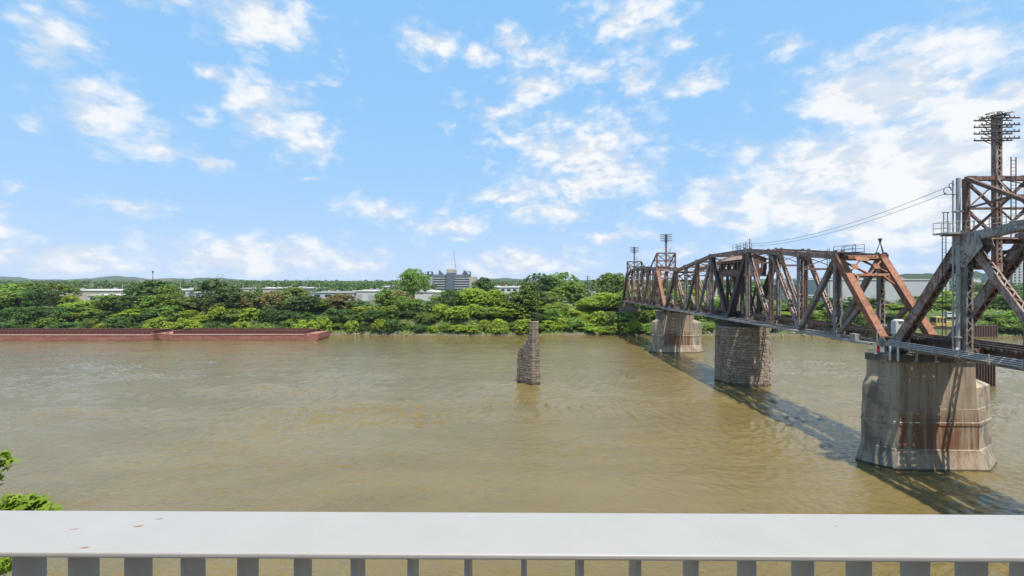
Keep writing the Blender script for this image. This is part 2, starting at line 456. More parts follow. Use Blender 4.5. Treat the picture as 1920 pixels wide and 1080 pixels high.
PROF = [(-120,545),(0,545),(40,540),(100,545),(145,556),(170,568),(215,570),(250,564),(270,548),(320,552),(340,574),(385,572),(420,552),(450,558),(500,555),(560,552),(585,569),(640,564),(700,562),(740,552),(800,557),(850,549),(880,542),(920,549),(960,560),(990,560),(1030,566),(1070,588),(1095,572),(1120,556),(1180,552),(1250,562),(1300,562),(1360,564),(1440,574),(1520,567),(1600,564),(1650,580),(1720,588),(1780,575),(1850,566),(1920,570),(2040,566)]
def colour_at(px, low):
    r = rnd.random()
    if 855 < px < 945: return 'leaf_bright' if r < .75 else 'leaf_mid'
    if 1050 < px < 1190: return 'leaf_bright' if r < .6 else 'leaf_mid'
    if 1200 < px < 1560: return 'leaf_bright' if r < .35 else 'leaf_mid'
    if 615 < px < 665 and not low: return 'leaf_olive'
    if 0 < px < 125 and low: return 'leaf_dark' if r < .8 else 'leaf_mid'
    if low and r > .7: return 'leaf_bright'
    return 'leaf_dark' if r < .36 else ('leaf_mid' if r < .76 else ('leaf_bright' if r < .93 else 'leaf_olive'))
px = -110
while px < 2040:                                                     # back row on top of the bank
    Y = rnd.uniform(196, 204)
    if px > 1560: Y += 4
    plant('tree', px, lerp_pts(PROF, px)+rnd.choice((-15, -8, -2, 3, 8))+rnd.uniform(-3, 3), Y, rnd.choice((30, 40, 48, 60, 70)), colour_at(px, False), 'upper')
    px += rnd.uniform(24, 36)
px = -100
while px < 2040:                                                     # middle of the slope
    if not (1050 < px < 1095):
        plant('tree' if rnd.random() < .45 else 'shrub', px, lerp_pts(PROF, px)*.5+300+rnd.uniform(-7, 9), rnd.uniform(189, 194)-(4 if px > 1500 else 0), rnd.uniform(34, 48), colour_at(px, True), 'slope')
    px += rnd.uniform(24, 36)
px = -90
while px < 2030:                                                     # by the water
    if px < 1440 or px > 1840 or rnd.random() < .4:
        x = px2x(px, 186)
        plant('shrub', px, rnd.uniform(594, 614), bank_y(x)+rnd.uniform(1.6, 5.5), rnd.uniform(24, 50), colour_at(px, True), 'waterside')
    px += rnd.uniform(20, 30)
HERO = [(18,533,222,50,'leaf_bright'),(55,531,230,58,'leaf_mid'),(104,533,228,62,'leaf_mid'),(286,527,205,74,'leaf_dark'),(318,534,212,40,'leaf_mid'),
        (402,524,206,62,'leaf_dark'),(480,547,207,60,'leaf_mid'),(548,539,210,56,'leaf_mid'),(740,546,206,64,'leaf_olive'),
        (838,547,215,56,'leaf_mid'),(906,521,262,46,'leaf_dark'),(890,541,203,60,'leaf_bright'),(925,543,203,52,'leaf_bright'),(1108,558,205,50,'leaf_bright'),(1136,549,208,58,'leaf_bright'),(1166,550,206,52,'leaf_mid'),(1002,545,205,50,'leaf_dark'),(1030,548,210,50,'leaf_mid'),(965,548,202,50,'leaf_dark'),(1215,552,206,50,'leaf_mid'),(1012,513,255,62,'leaf_dark'),(1053,511,262,62,'leaf_mid'),
        (1070,528,230,66,'leaf_mid'),(1150,513,262,70,'leaf_mid'),(1180,528,250,50,'leaf_dark'),(1240,540,240,60,'leaf_mid'),(1310,545,236,60,'leaf_bright'),(1500,556,214,56,'leaf_mid'),(1610,556,206,54,'leaf_dark'),
        (1645,562,214,44,'leaf_olive'),(1785,545,220,80,'leaf_bright'),(1730,556,222,70,'leaf_mid'),(1850,552,214,74,'leaf_mid'),(1905,556,208,70,'leaf_dark'),(1960,548,214,80,'leaf_mid')]
for p in HERO: plant('tree', *p, 'tall')
plant('lone', 776, 505, 236, 58, 'leaf_mid', 'lone')
plant('column', 990, 534, 193, 44, 'leaf_mid', 'column')
SEG = [(305,'behind the left barge'),(612,'behind the right barge'),(965,'between right barge and ruined pier'),(1165,'between ruined pier and bridge'),(1450,'behind the far bridge half'),(1665,'seen through the near swing arm'),(9999,'seen through the near truss')]
ORD = ['first','second','third','fourth','fifth','sixth','seventh','eighth','ninth','tenth','eleventh','twelfth','thirteenth','fourteenth','fifteenth','sixteenth','seventeenth','eighteenth']
CW = {'leaf_dark':'dark green','leaf_mid':'mid green','leaf_bright':'bright yellow-green','leaf_olive':'olive-brown'}
cnt = {}
for p in sorted(PLANTS, key=lambda q: q['px']):
    seg = next(s for lim, s in SEG if p['px'] < lim)
    kw = 'shrub' if p['kind'] == 'shrub' else 'tree'
    row = {'upper':'on bank top','slope':'on slope','waterside':'at waterline','tall':'rising high','lone':'','column':''}[p['row']]
    key = (p['col'], kw, p['row'], seg); cnt[key] = cnt.get(key, 0)+1
    if p['row'] == 'lone': lab = 'big lone round-crowned tree with bare trunk beside the grey office block'; nm = 'lone_tree'
    elif p['row'] == 'column': lab = 'narrow column of vine-covered green tree directly behind the ruined stone pier'; nm = 'vine_covered_tree'
    else:
        lab = '%s %s %s %s, %s from left' % (CW[p['col']], kw, row, seg, ORD[cnt[key]-1]); nm = 'bank_tree' if kw == 'tree' else 'bank_shrub'
    t = thing(nm, lab, kw, (p['x'], p['y'], p['z']), 'trees along the far bank' if kw == 'tree' else 'shrubs along the far bank')
    t.scale = p['s']; t.rotation_euler = (0, 0, p['rot'])
    for me, nm2, mt in ((p['cm'], 'crown', M[p['col']]), (p['tm'], 'trunk', M['bark'])):
        o = bpy.data.objects.new(nm2, leafed(me, mt)); COL.objects.link(o); o.parent = t

def scatter_stuff():
    b = MB()
    for _ in range(30000):                                           # leafy ground cover down the far bank
        x = rnd.uniform(-240, 250); d = .2+rnd.random()**1.3*26; y = bank_y(x)+d
        if d < 2.5 and noise.noise(Vector((x*.11, y*.2, 3))) > .1: continue
        if 64 < x < 130 and d < 9 and rnd.random() < .8: continue
        if 165 < x < 182 and y < 190: continue
        hh = abs(noise.noise(Vector((x*.22, y*.22, 9))))*2.6*min(1, d/5)+.15
        leaf(b, Vector((x, y, ground_z(x, y)+hh*rnd.uniform(.5, 1.05))), Vector((0,-.35,1)).normalized(), .36)
    struct(b.build('undergrowth', M['leaf_mid']), 'stuff', 'low green undergrowth covering the far river bank')
    b = MB()
    for _ in range(9000):
        x = rnd.uniform(19, 40); y = rnd.uniform(190, 212)
        if noise.noise(Vector((x*.2, y*.2, 1))) < -.25: continue
        leaf(b, Vector((x, y, ground_z(x, y)+rnd.uniform(.1,.5))), Vector((0,-.3,1)).normalized(), .3)
    struct(b.build('grass', M['leaf_bright']), 'stuff', 'bright green grassy patch on the bank beside the ruined pier')
    # far woods: small crowns in belts from 320 m to 2 km
    b = MB()
    for Y, step, ty, spread in ((330,7,533,3),(420,7,531,3),(520,8,530,3),(640,9,529,3),(800,9,528,3),(1000,10,527.5,2.5),(1300,12,527,2),(1700,14,526,2)):
        x = -1.2*Y
        while x < 1.25*Y:
            y = Y+rnd.uniform(-Y*.06, Y*.06); pxx = 960+F*x/y
            top = ty+rnd.uniform(-spread, spread)
            keep_out = (785 < pxx < 905 and Y < 620) or (870 < pxx < 990 and Y < 420) or (1465 < pxx < 1780 and Y < 420) or (Y < 420 and pxx < 740 and rnd.random() < .75)
            if not keep_out:
                zt = py2z(top, y); w = rnd.uniform(6, 10)*(1+Y/2500); zb = ground_z(x, y)
                for k in range(int(9 if Y < 700 else 6)):
                    c = Vector((x+rnd.uniform(-w/2, w/2), y+rnd.uniform(-2, 2), zb+(zt-zb)*rnd.uniform(.25, .9)))
                    clump(b, c, w*.3, 16 if Y < 700 else 11, .55+Y*.0009)
            x += step*rnd.uniform(.6, 1.3)
    struct(b.build('woods', M['leaf_far']), 'stuff', 'distant belt of green woods behind the riverside buildings')
    # broken rock along the waterline
    b = MB()
    for _ in range(2600):
        x = rnd.uniform(-240, 240)
        if 70 < x < 128: d = rnd.uniform(-.3, 7); s = rnd.uniform(.12, .5)
        else: d = rnd.uniform(-.3, 2.4); s = rnd.uniform(.08, .34)
        y = bank_y(x)+d
        if not (70 < x < 128 or -68 < x < -40) and rnd.random() < .8: continue
        c = Vector((x, y, ground_z(x, y)+s*.3))
        a = unit(); bb = a.cross(unit()).normalized(); cc = a.cross(bb)
        b.obox(c, a*s*rnd.uniform(.6,1.2), bb*s*rnd.uniform(.5,1), cc*s*rnd.uniform(.4,.8))
    struct(b.build('rubble', plain('bank_rock', (.33,.29,.24), .95, .35, 2)), 'stuff', 'pale broken rock along the far waterline')
scatter_stuff()

# ------------------------------------------------------------------ bridge
BX, BS = 42.06, .027
LAT = Vector((1, -BS, 0)).normalized(); AX = Vector((BS, 1, 0)).normalized(); UP = Vector((0,0,1))
TW = 5.75
def P(s, l, z): return Vector((BX+BS*s+l, s-BS*l, z))
ZL = 13.1
def gusset(b, p, r, l):                                             # plates on both faces of a node
    for sg in (-1, 1):
        n = 8; pts = []
        for i in range(n):
            t = math.pi/8+2*math.pi*i/n
            pts.append(p+LAT*(sg*.47)+AX*(math.cos(t)*r)+UP*(math.sin(t)*r*.8))
        q = [v+LAT*(.03*sg) for v in pts]
        b.poly(pts); b.poly(q[::-1])
        for i in range(n): b.quad(pts[i], pts[(i+1)%n], q[(i+1)%n], q[i])
def part(parent, name, mat, fn, label=None):
    b = MB(); fn(b); o = b.build(name, mat, parent)
    if label: o['label'] = label
    return o
def mast_tower(span, s0, sr, ztop, zhip, zmast, mat):
    """cross-arm mast standing in a braced frame over the portal; sr is where its raking legs land"""
    def frame(b):
        for l in (0, TW):
            b.laced(P(s0, l, zhip), P(s0, l, ztop), .42, .4, LAT, .05)
            b.laced(P(s0, l, ztop), P(sr, l, zhip+.9), .34, .3, LAT, .05)
            zm = (zhip+ztop)/2; sm = (s0+sr)/2
            b.beam(P(s0, l, zm), P(sm, l, zm+.4), .16, .16); b.beam(P(s0, l, zhip+.3), P(sm, l, zm+.4), .14, .14)
        b.laced(P(s0, 0, ztop), P(s0, TW, ztop), .4, .38, AX, .05)
        zm = zhip+(ztop-zhip)*.5
        b.beam(P(s0, 0, zm), P(s0, TW, zm), .2, .2)
        for a, c in ((ztop-.2, zm), (zm, zhip+.2)):
            b.laced(P(s0+.12, 0, a), P(s0+.12, TW/2, c), .22, .2, AX, .04); b.laced(P(s0+.12, TW, a), P(s0+.12, TW/2, c), .22, .2, AX, .04)
            b.beam(P(s0-.12, 0, c), P(s0-.12, TW/2, a), .13, .1); b.beam(P(s0-.12, TW, c), P(s0-.12, TW/2, a), .13, .1)
        sm = (s0+sr)/2; zz = (zhip+.9+ztop)/2
        b.beam(P(sm, 0, zz), P(sm, TW, zz), .18, .18); b.beam(P(sm, 0, zz), P(s0, TW/2, ztop), .1, .1); b.beam(P(sm, TW, zz), P(s0, TW/2, ztop), .1, .1)
    fr = part(span, 'mast_frame', mat, frame)
    part(fr, 'mast', M['brown2'], lambda b: (b.laced(P(s0+.05, TW/2, zhip-3.2), P(s0+.05, TW/2, zmast), .56, .5, LAT, .06), b.beam(P(s0+.05, TW/2, ztop-.2), P(s0+.05, TW/2, ztop+.2), .8, .8)))
    for k in range(4):
        z = zmast-.15-.64*k
        def arm(b, z=z, k=k):
            for o in (-.34, .34):
                b.beam(P(s0+.05+o, TW/2-1.78, z), P(s0+.05+o, TW/2+1.78, z), .11, .11)
                for i in range(9):
                    l = TW/2-1.7+i*.425
                    if abs(l-TW/2) < .35 or (i*7+k*3) % 8 == 0: continue
                    b.tube(P(s0+.05+o, l, z+.05), P(s0+.05+o, l, z+.2), .03, .05, 5)
                for sg in (-1, 1): b.beam(P(s0+.05+o, TW/2+sg*.9, z), P(s0+.05+o, TW/2, z-.42), .05, .05)
        part(fr, 'crossarm', M['darks'], arm)
    def ladder(b):
        for l in (TW/2+.75, TW/2+1.2): b.beam(P(s0-.5, l, zhip), P(s0-.5, l, ztop+1.9), .06, .06)
        z = zhip
        while z < ztop+1.8: b.beam(P(s0-.5, TW/2+.75, z), P(s0-.5, TW/2+1.2, z), .035, .035); z += .33
    part(fr, 'ladder', M['darks'], ladder)
    return fr

def floor_system(span, s0, s1, nodes, walk=True, mat='brown'):
    z0 = ZL
    def beams(b):
        for s in nodes:
            b.beam(P(s, .3, z0+.2), P(s, TW-.3, z0+.2), .35, 1.25, AX)
            for l in (1.2, TW-1.2): b.beam(P(s, l, z0-.45), P(s, l, z0+.85), .3, .42, LAT)
        for l in (TW/2-.95, TW/2+.95): b.beam(P(s0+.2, l, z0+.35), P(s1-.2, l, z0+.35), .32, .95, LAT)
        for a, c in zip(nodes, nodes[1:]):
            b.beam(P(a, .2, z0-.3), P(c, TW-.2, z0-.3), .14, .12); b.beam(P(a, TW-.2, z0-.32), P(c, .2, z0-.32), .14, .1)
    part(span, 'floor_beam', M[mat], beams)
    def ties(b):
        s = s0+.25
        q = random.Random(3)
        while s < s1-.2:
            e = q.uniform(-.12, .12)
            b.beam(P(s, TW/2-1.85+e, z0+.96), P(s, TW/2+1.85+e, z0+.96), .27, .24, AX); s += .40
        for l in (TW/2-1.5, TW/2+1.5): b.beam(P(s0, l, z0+1.15), P(s1, l, z0+1.15), .2, .14, LAT)
    tr = part(span, 'track', M['tie'], ties)
    for l in (TW/2-.75, TW/2+.75):
        part(tr, 'rail', M['brown'], lambda b, l=l: (b.beam(P(s0, l, z0+1.26), P(s1, l, z0+1.26), .08, .18, LAT), b.beam(P(s0, l, z0+1.12), P(s1, l, z0+1.12), .15, .04, LAT)))
    if walk:
        part(span, 'walkway', M['greyd'], lambda b: [b.beam(P(s0+.2, -.95, z0+.05), P(s1-.2, -.95, z0+.05), .75, .08, LAT)] + [b.beam(P(s, -1.3, z0-.05), P(s, .2, z0-.05), .12, .16, AX) for s in nodes])
def top_laterals(b, nodes, zt):
    for i, (s, z) in enumerate(zip(nodes, zt)):
        b.laced(P(s, 0, z-.1), P(s, TW, z-.1), .35, .34, AX, .045)
        b.laced(P(s, 0, z-2.3), P(s, TW, z-2.3), .26, .26, AX, .04)
        b.beam(P(s, .2, z-.2), P(s, TW-.2, z-2.2), .13, .1, AX); b.beam(P(s+.13, TW-.2, z-.2), P(s+.13, .2, z-2.2), .13, .1, AX)
    for (a, za), (c, zc) in zip(list(zip(nodes, zt)), list(zip(nodes, zt))[1:]):
        b.beam(P(a, .1, za-.12), P(c, TW-.1, zc-.12), .15, .1); b.beam(P(a, TW-.1, za-.16), P(c, .1, zc-.16), .15, .1)
def portal(b, sa, za, sb, zb):
    """lattice portal hung between two inclined end posts: from the hip (sa,za) towards the foot (sb,zb)"""
    def E(t, l): 
        q = P(sa+(sb-sa)*t, l, za+(zb-za)*t); return q
    d = (E(1,0)-E(0,0)).normalized(); off = d.cross(LAT)
    if off.z < 0: off = -off
    b.laced(E(.02,0), E(.02,TW), .55, .4, d, .05); b.laced(E(.24,0), E(.24,TW), .36, .3, d, .045)
    for l0, l1 in ((.1, TW/2), (TW/2, TW-.1)):
        b.laced(E(.04,l0), E(.23,l1), .2, .2, d, .04); b.laced(E(.23,l0), E(.04,l1), .2, .2, d, .04)
        c = E(.135, (l0+l1)/2); b.obox(c+off*.14, d*.42, LAT*.4, off*.02)
    c = E(.045, TW/2); b.obox(c+off*.24, d*.35, LAT*.85, off*.02)
    for l, q in ((.1, 1), (TW-.1, -1)):
        b.laced(E(.24, l+q*1.25), E(.40, l), .24, .2, d, .04)
        a, bb, cc = E(.24, l), E(.24, l+q*.8), E(.36, l)
        b.poly([a+off*.1, bb+off*.1, cc+off*.1])

# --- swing span
S0, D = 53.0, 8.17
sw = thing('swing_span', 'rusty camelback swing truss span balanced on the round stone pier', 'bridge span', P(S0+5*D, TW/2, ZL-.6), 'truss spans of the railway bridge')
ZU = {1:23.8, 2:24.7, 3:25.6, 4:26.45, 6:26.45, 7:25.6, 8:24.7, 9:23.8}
def Ls(i): return S0+D*i
for l in (0, TW):
    A = lambda i, l=l: P(Ls(i), l, ZL)
    U = lambda i, l=l: P(Ls(i), l, ZU[i])
    for a, c, n in ((0, 1, 1), (10, 9, -1)):
        part(sw, 'end_post', M['orange'] if n == 1 else M['brown2'], lambda b: b.laced(A(a), U(c), .85, .75, LAT, .07, True, -1 if n == 1 else 1), 'bright orange-rust inclined end post' if n == 1 else None)
        part(sw, 'sub_strut', M['greyd'], lambda b: b.laced(A(a).lerp(U(c), .42), A(c), .5, .45, LAT))
    def tc(b):
        seq = [1,2,3,4,6,7,8,9]
        for i, j in zip(seq, seq[1:]): b.laced(U(i), U(j), .8, .68, LAT, .07, True, 1 if True else 0)
        for i in seq: gusset(b, U(i), .75, l)
    part(sw, 'top_chord', M['brown2'], tc)
    def bc(b):
        b.laced(A(0), A(10), .7, .62, LAT, .07)
        for i in range(0, 11): gusset(b, A(i)+UP*.15, .85, l)
    part(sw, 'bottom_chord', M['greyd'], bc)
    mats = ['greyd','brown2','grey','brown']
    for i in (1,2,3,4,6,7,8,9):
        w = .75 if i in (2,8,1,9) else .6
        part(sw, 'vertical_post', M['greyd' if i < 3 else ('brown' if i in (3,7,9) else 'greyd')], lambda b: b.laced(A(i), U(i), w, .55, LAT))
    for a, c, mm in ((1,2,'greyd'),(3,2,'brown2'),(4,3,'brown2'),(9,8,'brown2'),(7,8,'greyd'),(6,7,'grey'),(4,5,'darks'),(6,5,'darks')):
        w = .8 if 5 in (a, c) else .62
        part(sw, 'diagonal', M[mm], lambda b: b.laced(U(a), A(c), w, .6 if 5 not in (a, c) else .95, LAT))
part(sw, 'top_bracing', M['brown'], lambda b: top_laterals(b, [Ls(i) for i in (2,3,4,6,7,8)], [ZU[i] for i in (2,3,4,6,7,8)]))
part(sw, 'portal_brace', M['orange'], lambda b: portal(b, Ls(1), ZU[1], Ls(0), ZL))
part(sw, 'portal_brace', M['brown'], lambda b: portal(b, Ls(9), ZU[9], Ls(10), ZL))
floor_system(sw, Ls(0), Ls(10), [Ls(i)+(.25 if i == 0 else -.25 if i == 10 else 0) for i in range(11)], mat='greyd')
def drum(b):
    c = P(Ls(5), TW/2, 0); n = 36
    for r0, r1, z0, z1 in ((3.9,3.9,11.95,12.25),(3.6,3.6,12.25,12.75)):
        k = len(b.v)
        for i in range(n):
            t = 2*math.pi*i/n
            b.v += [(c.x+r0*math.cos(t), c.y+r0*math.sin(t), z0), (c.x+r1*math.cos(t), c.y+r1*math.sin(t), z1)]
        for i in range(n):
            j = (i+1) % n; b.f.append((k+2*i, k+2*j, k+2*j+1, k+2*i+1))
        b.f.append(tuple(k+2*i+1 for i in range(n)))
    for l in (0, TW): b.beam(P(Ls(5)-4, l, 12.7), P(Ls(5)+4, l, 12.7), .6, .5, LAT)
part(sw, 'pivot_drum', M['darks'], drum)
# operator cabin hung between the trusses over the pivot
def cab(b):
    x0, x1, y0, y1, z0, z1 = .5, TW-.5, 89.2, 98.4, 21.9, 25.0
    q = lambda s, l, z: P(s, l, z)
    b.obox(q((y0+y1)/2, TW/2, z0-.1), AX*((y1-y0)/2+.5), LAT*((x1-x0)/2+.35), UP*.1)
    # side walls as posts and spandrels so that the window openings stay open
    for l in (x0, x1):
        b.beam(q(y0, l, z0+.55), q(y1, l, z0+.55), .12, 1.1, LAT); b.beam(q(y0, l, z1-.25), q(y1, l, z1-.25), .12, .5, LAT)
        k = 6
        for i in range(k+1):
            s = y0+(y1-y0)*i/k; b.beam(q(s, l, z0+1.1), q(s, l, z1-.5), .14, .45, LAT)
    for s in (y0, y1):
        b.beam(q(s, x0, z0+.75), q(s, x1, z0+.75), 1.5, .12, UP); b.beam(q(s, x0, z1-.4), q(s, x1, z1-.4), .8, .12, UP)
        for l in (x0+.5, TW/2-.6, TW/2+.6, x1-.5): b.beam(q(s, l, z0+1.5), q(s, l, z1-.8), .9, .12, LAT)
cabp = part(sw, 'operator_cabin', M['brown'], cab, 'rust-brown operator cabin with window openings')
def cabroof(b):
    a, c = 88.9, 98.7
    for sg in (-1, 1):
        b.poly([P(a, TW/2+sg*2.7, 24.9), P(c, TW/2+sg*2.7, 24.9), P(c, TW/2, 26.0), P(a, TW/2, 26.0)])
        b.poly([P(a, TW/2+sg*2.7, 24.98), P(c, TW/2+sg*2.7, 24.98), P(c, TW/2, 26.08), P(a, TW/2, 26.08)])
    for s in (a+.3, c-.3): b.poly([P(s, TW/2-2.3, 25.0), P(s, TW/2+2.3, 25.0), P(s, TW/2, 25.95)])
part(cabp, 'roof', M['brown2'], cabroof)
def machinery(b):
    for s in (90.6, 93.85, 97.1):
        for l in (1.3, TW-1.3): b.laced(P(s, l, 14), P(s, l, 21.8), .4, .4, LAT)
    for s0, s1 in ((90.6, 93.85), (97.1, 93.85)):
        for l in (1.3, TW-1.3): b.beam(P(s0, l, 21), P(s1, l, 14.5), .3, .3, LAT)
    b.tube(P(93.85, TW/2, 13.6), P(93.85, TW/2, 21.8), .35, .35, 10)
part(sw, 'pivot_tower', M['darks'], machinery)
def toprail(b, s0, s1, l, z, h=.95):
    n = max(2, int(abs(s1-s0)/1.4)); 
    za = z if not callable(z) else None
    for i in range(n+1):
        s = s0+(s1-s0)*i/n; b.tube(P(s, l, z), P(s, l, z+h), .035, .035, 5)
    for k in (.5, 1): b.tube(P(s0, l, z+h*k), P(s1, l, z+h*k), .03, .03, 5)
def zchord(s):
    pts = sorted([(Ls(i), z) for i, z in ZU.items()]); return lerp_pts(pts, s)
part(sw, 'guard_rail', M['darks'], lambda b: [toprail(b, 57.9, 62.0, l, 24.2) for l in (.1, 1.2)] + [b.beam(P(58, .7, 24.2), P(62, .7, 24.2), 1.3, .06, LAT)])
part(sw, 'guard_rail', M['darks'], lambda b: [toprail(b, 87.2, 91.8, l, 26.9, 1.1) for l in (0, 1.5)])
def horn(b):
    a = P(59.2, TW-1.6, 25.6)
    for o in (Vector((-.55,0,-1.6)), Vector((.6,.3,-1.6)), Vector((.1,-.5,-1.6))): b.tube(a, a+o, .05, .05, 5)
    b.tube(a-UP*.05, a+UP*.22, .12, .16, 8); b.tube(a+UP*.22, a+UP*.42, .22, .22, 10)
part(sw, 'warning_light', M['darks'], horn)
def posts(b):
    for s, h in ((86.4, 1.5), (89.6, 1.1), (84.9, 2.0)):
        p = P(s, 0, zchord(s)+.3); b.tube(p, p+UP*h, .08, .06, 6); b.beam(p+UP*(h-.3)-LAT*.5, p+UP*(h-.3)+LAT*.5, .07, .07); b.beam(p+UP*(h-.7)-LAT*.35, p+UP*(h-.7)+LAT*.35, .07, .07)
part(sw, 'wire_post', M['darks'], posts)
def lad(b):
    for o in (0, .42): b.beam(P(61.9+o, -.55, 13.6), P(61.9+o, -.55, 24.9), .05, .05)
    z = 13.8
    while z < 24.8: b.beam(P(61.9, -.55, z), P(62.32, -.55, z), .03, .03); z += .33
part(sw, 'ladder', M['darks'], lad)
part(sw, 'conduit', M['galv'], lambda b: [b.tube(P(53.5, -1.4, 12.95+.14*k), P(134, -1.4, 12.95+.14*k), .05, .05, 6) for k in range(2)])
part(sw, 'junction_box', M['grey'], lambda b: (b.obox(P(56.3, -1.1, 13.4), LAT*.35, AX*.5, UP*.55), b.obox(P(58.8, -1.2, 13.2), LAT*.25, AX*.3, UP*.4)))

# --- fixed spans
def fixed_span(name, label, s0, d, zu, cols, tower_i, sgn, far):
    """s0 = end at the swing span, d signed panel length"""
    n = len(zu)+1
    sp = thing(name, label, 'bridge span', P(s0, TW/2, ZL-.6), 'truss spans of the railway bridge')
    for l in (0, TW):
        A = lambda i, l=l: P(s0+d*i, l, ZL); U = lambda i, l=l: P(s0+d*i, l, zu[i-1])
        for a, c in ((0, 1), (n, n-1)):
            cov = (1 if a == 0 else -1)*(1 if d < 0 else -1)
            part(sp, 'end_post', M[cols[0]], lambda b: b.laced(A(a), U(c), .92, .85, LAT, .07, True, cov))
        def tc(b):
            for i in range(1, n-1): b.laced(U(i), U(i+1), .85, .75, LAT, .07, True, 1 if d > 0 else -1)
            for i in range(1, n): gusset(b, U(i), .95, l)
        part(sp, 'top_chord', M[cols[1]], tc)
        def bc(b):
            b.laced(A(0), A(n), .7, .62, LAT, .07)
            for i in range(n+1): gusset(b, A(i)+UP*.15, .8, l)
        part(sp, 'bottom_chord', M[cols[2]], bc)
        for i in range(1, n):
            part(sp, 'vertical_post', M[cols[3]], lambda b: b.laced(A(i), U(i), .68, .5, LAT))
        h = n/2
        for i in range(1, n):
            j = i+1 if i < h-.01 else i-1
            if abs(i-h) < .6 and n % 2 == 0: continue
            if j in (0, n): continue
            if n % 2 and i > h and j < h and False: continue
            part(sp, 'diagonal', M[cols[4]], lambda b: b.laced(U(i), A(j), .66, .6, LAT))
    ns = [s0+d*i for i in range(1, n)]
    part(sp, 'top_bracing', M['brown'], lambda b: top_laterals(b, ns[1:-1], zu[1:-1]))
    part(sp, 'portal_brace', M[cols[5]], lambda b: portal(b, s0+d, zu[0], s0, ZL))
    part(sp, 'portal_brace', M[cols[5]], lambda b: portal(b, s0+d*(n-1), zu[-1], s0+d*n, ZL))
    a, c = sorted((s0, s0+d*n)); floor_system(sp, a, c, sorted([s0+d*i+(.25*(1 if d > 0 else -1) if i == 0 else 0) for i in range(n+1)]))
    return sp
nearp = fixed_span('near_truss_span', 'near truss span of flaking grey steel running off the right edge', 51.3, -8.1, [24.45, 25.4, 25.9, 25.9, 25.4, 24.45], ['brown2','grey','greyd','greyd','brown2','brown'], 1, -1, False)
mast_tower(nearp, 43.3, 35.2, 30.1, 24.4, 35.9, M['brown'])
farp = fixed_span('far_truss_span', 'farthest truss span carrying two small wire masts by the bank', 135.9, 8.3, [24.9, 25.7, 26.1, 26.1, 25.6, 24.4], ['orange','brown2','greyd','brown','brown2','brown'], 1, 1, True)
mast_tower(farp, 144.2, 151.5, 30.0, 24.9, 36.0, M['brown'])
mast_tower(farp, 185.7, 178.0, 29.4, 24.4, 35.4, M['darks'])
# near span fittings
def riser(b):
    b.tube(P(43.5, -.55, 13.7), P(43.5, -.55, 30.2), .18, .18, 12)
    b.tube(P(43.6, -.95, 13.9), P(43.6, -.95, 30.0), .07, .07, 6)
    for z in range(15, 30, 3): b.obox(P(43.5, -.6, z), LAT*.34, AX*.27, UP*.07)
part(nearp, 'conduit_riser', M['galv'], riser, 'pale galvanised upright pipe beside the hip post')
def cond(b):
    for k in range(4):
        z = 13.75-.16*k; l = -1.05-.1*k
        b.path([P(51.2, l, z), P(43.8, l, z), P(18.5, l, z)], .065, 6)
    s = 50.5
    while s > 20: b.beam(P(s, -1.5, 13.1), P(s, -1.5, 13.95), .08, .08); b.beam(P(s, -1.5, 13.1), P(s, .3, 13.1), .08, .08); s -= 2.7
    for k in range(5): b.tube(P(43.5-.24*math.sin(k*.39), -.62-.1*k, 13.95-.18*math.sin(k*.35)), P(43.5-.24*math.sin((k+1)*.39), -.62-.1*(k+1), 13.95-.18*math.sin((k+1)*.35)), .12, .12, 6)
part(nearp, 'conduit', M['galv'], cond)
def plat(b):
    z = 24.9
    b.obox(P(43.6, -.9, z), LAT*1.25, AX*.8, UP*.08); b.obox(P(43.6, -.9, z-.16), LAT*1.2, AX*.06, UP*.1)
    for s in (42.8, 44.4):
        for l in (-2.1, -1.3, -.5, .3): b.tube(P(s, l, z), P(s, l, z+1.1), .03, .03, 5)
        for k in (.55, 1.1): b.tube(P(s, -2.1, z+k), P(s, .3, z+k), .028, .028, 5)
    for k in (.55, 1.1): b.tube(P(42.8, -2.1, z+k), P(44.4, -2.1, z+k), .028, .028, 5)
    toprail(b, 42.7, 34.0, .1, 25.0, 1.0)
    for l in (-1.3, -.9): b.beam(P(44.2, l, z), P(44.2, l, z+2.1), .05, .05)
    for k in range(7): b.beam(P(44.2, -1.3, z+.3*k), P(44.2, -.9, z+.3*k), .035, .035)
    b.obox(P(44.2, -1.1, z+2.12), LAT*.32, AX*.06, UP*.05)
part(nearp, 'platform', M['galv'], plat)
def coil(b):
    for c, r in ((P(43.5, -1.55, 29.0), .36), (P(43.5, -1.2, 29.5), .22)):
        pts = [c+LAT*(r*math.cos(t*math.pi/8))+UP*(r*math.sin(t*math.pi/8)) for t in range(13)]
        b.path(pts, .035, 5)
    b.beam(P(43.5, -1.9, 28.65), P(43.5, -.5, 28.65), .06, .06)
part(nearp, 'cable_coil', M['darks'], coil)
def lad2(b):
    for o in (0, .4): b.beam(P(44.6+o, -.7, 13.5), P(44.6+o, -.7, 24.8), .05, .05)
    z = 13.6
    while z < 24.7: b.beam(P(44.6, -.7, z), P(45.0, -.7, z), .03, .03); z += .33
part(nearp, 'ladder', M['darks'], lad2)
def hipplate(b):
    for sg in (-1, 1):
        c = LAT*(sg*.5)
        pts = [P(43.9, 0, 24.5)+c, P(41.6, 0, 24.7)+c, P(41.2, 0, 23.5)+c, P(42.9, 0, 21.6)+c, P(44.6, 0, 22.2)+c]
        q = [p+LAT*(.04*sg) for p in pts]; b.poly(pts); b.poly(q)
        for i in range(5): b.quad(pts[i], pts[(i+1)%5], q[(i+1)%5], q[i])
part(nearp, 'hip_plate', M['grey'], hipplate)
q = random.Random(4); b = MB()
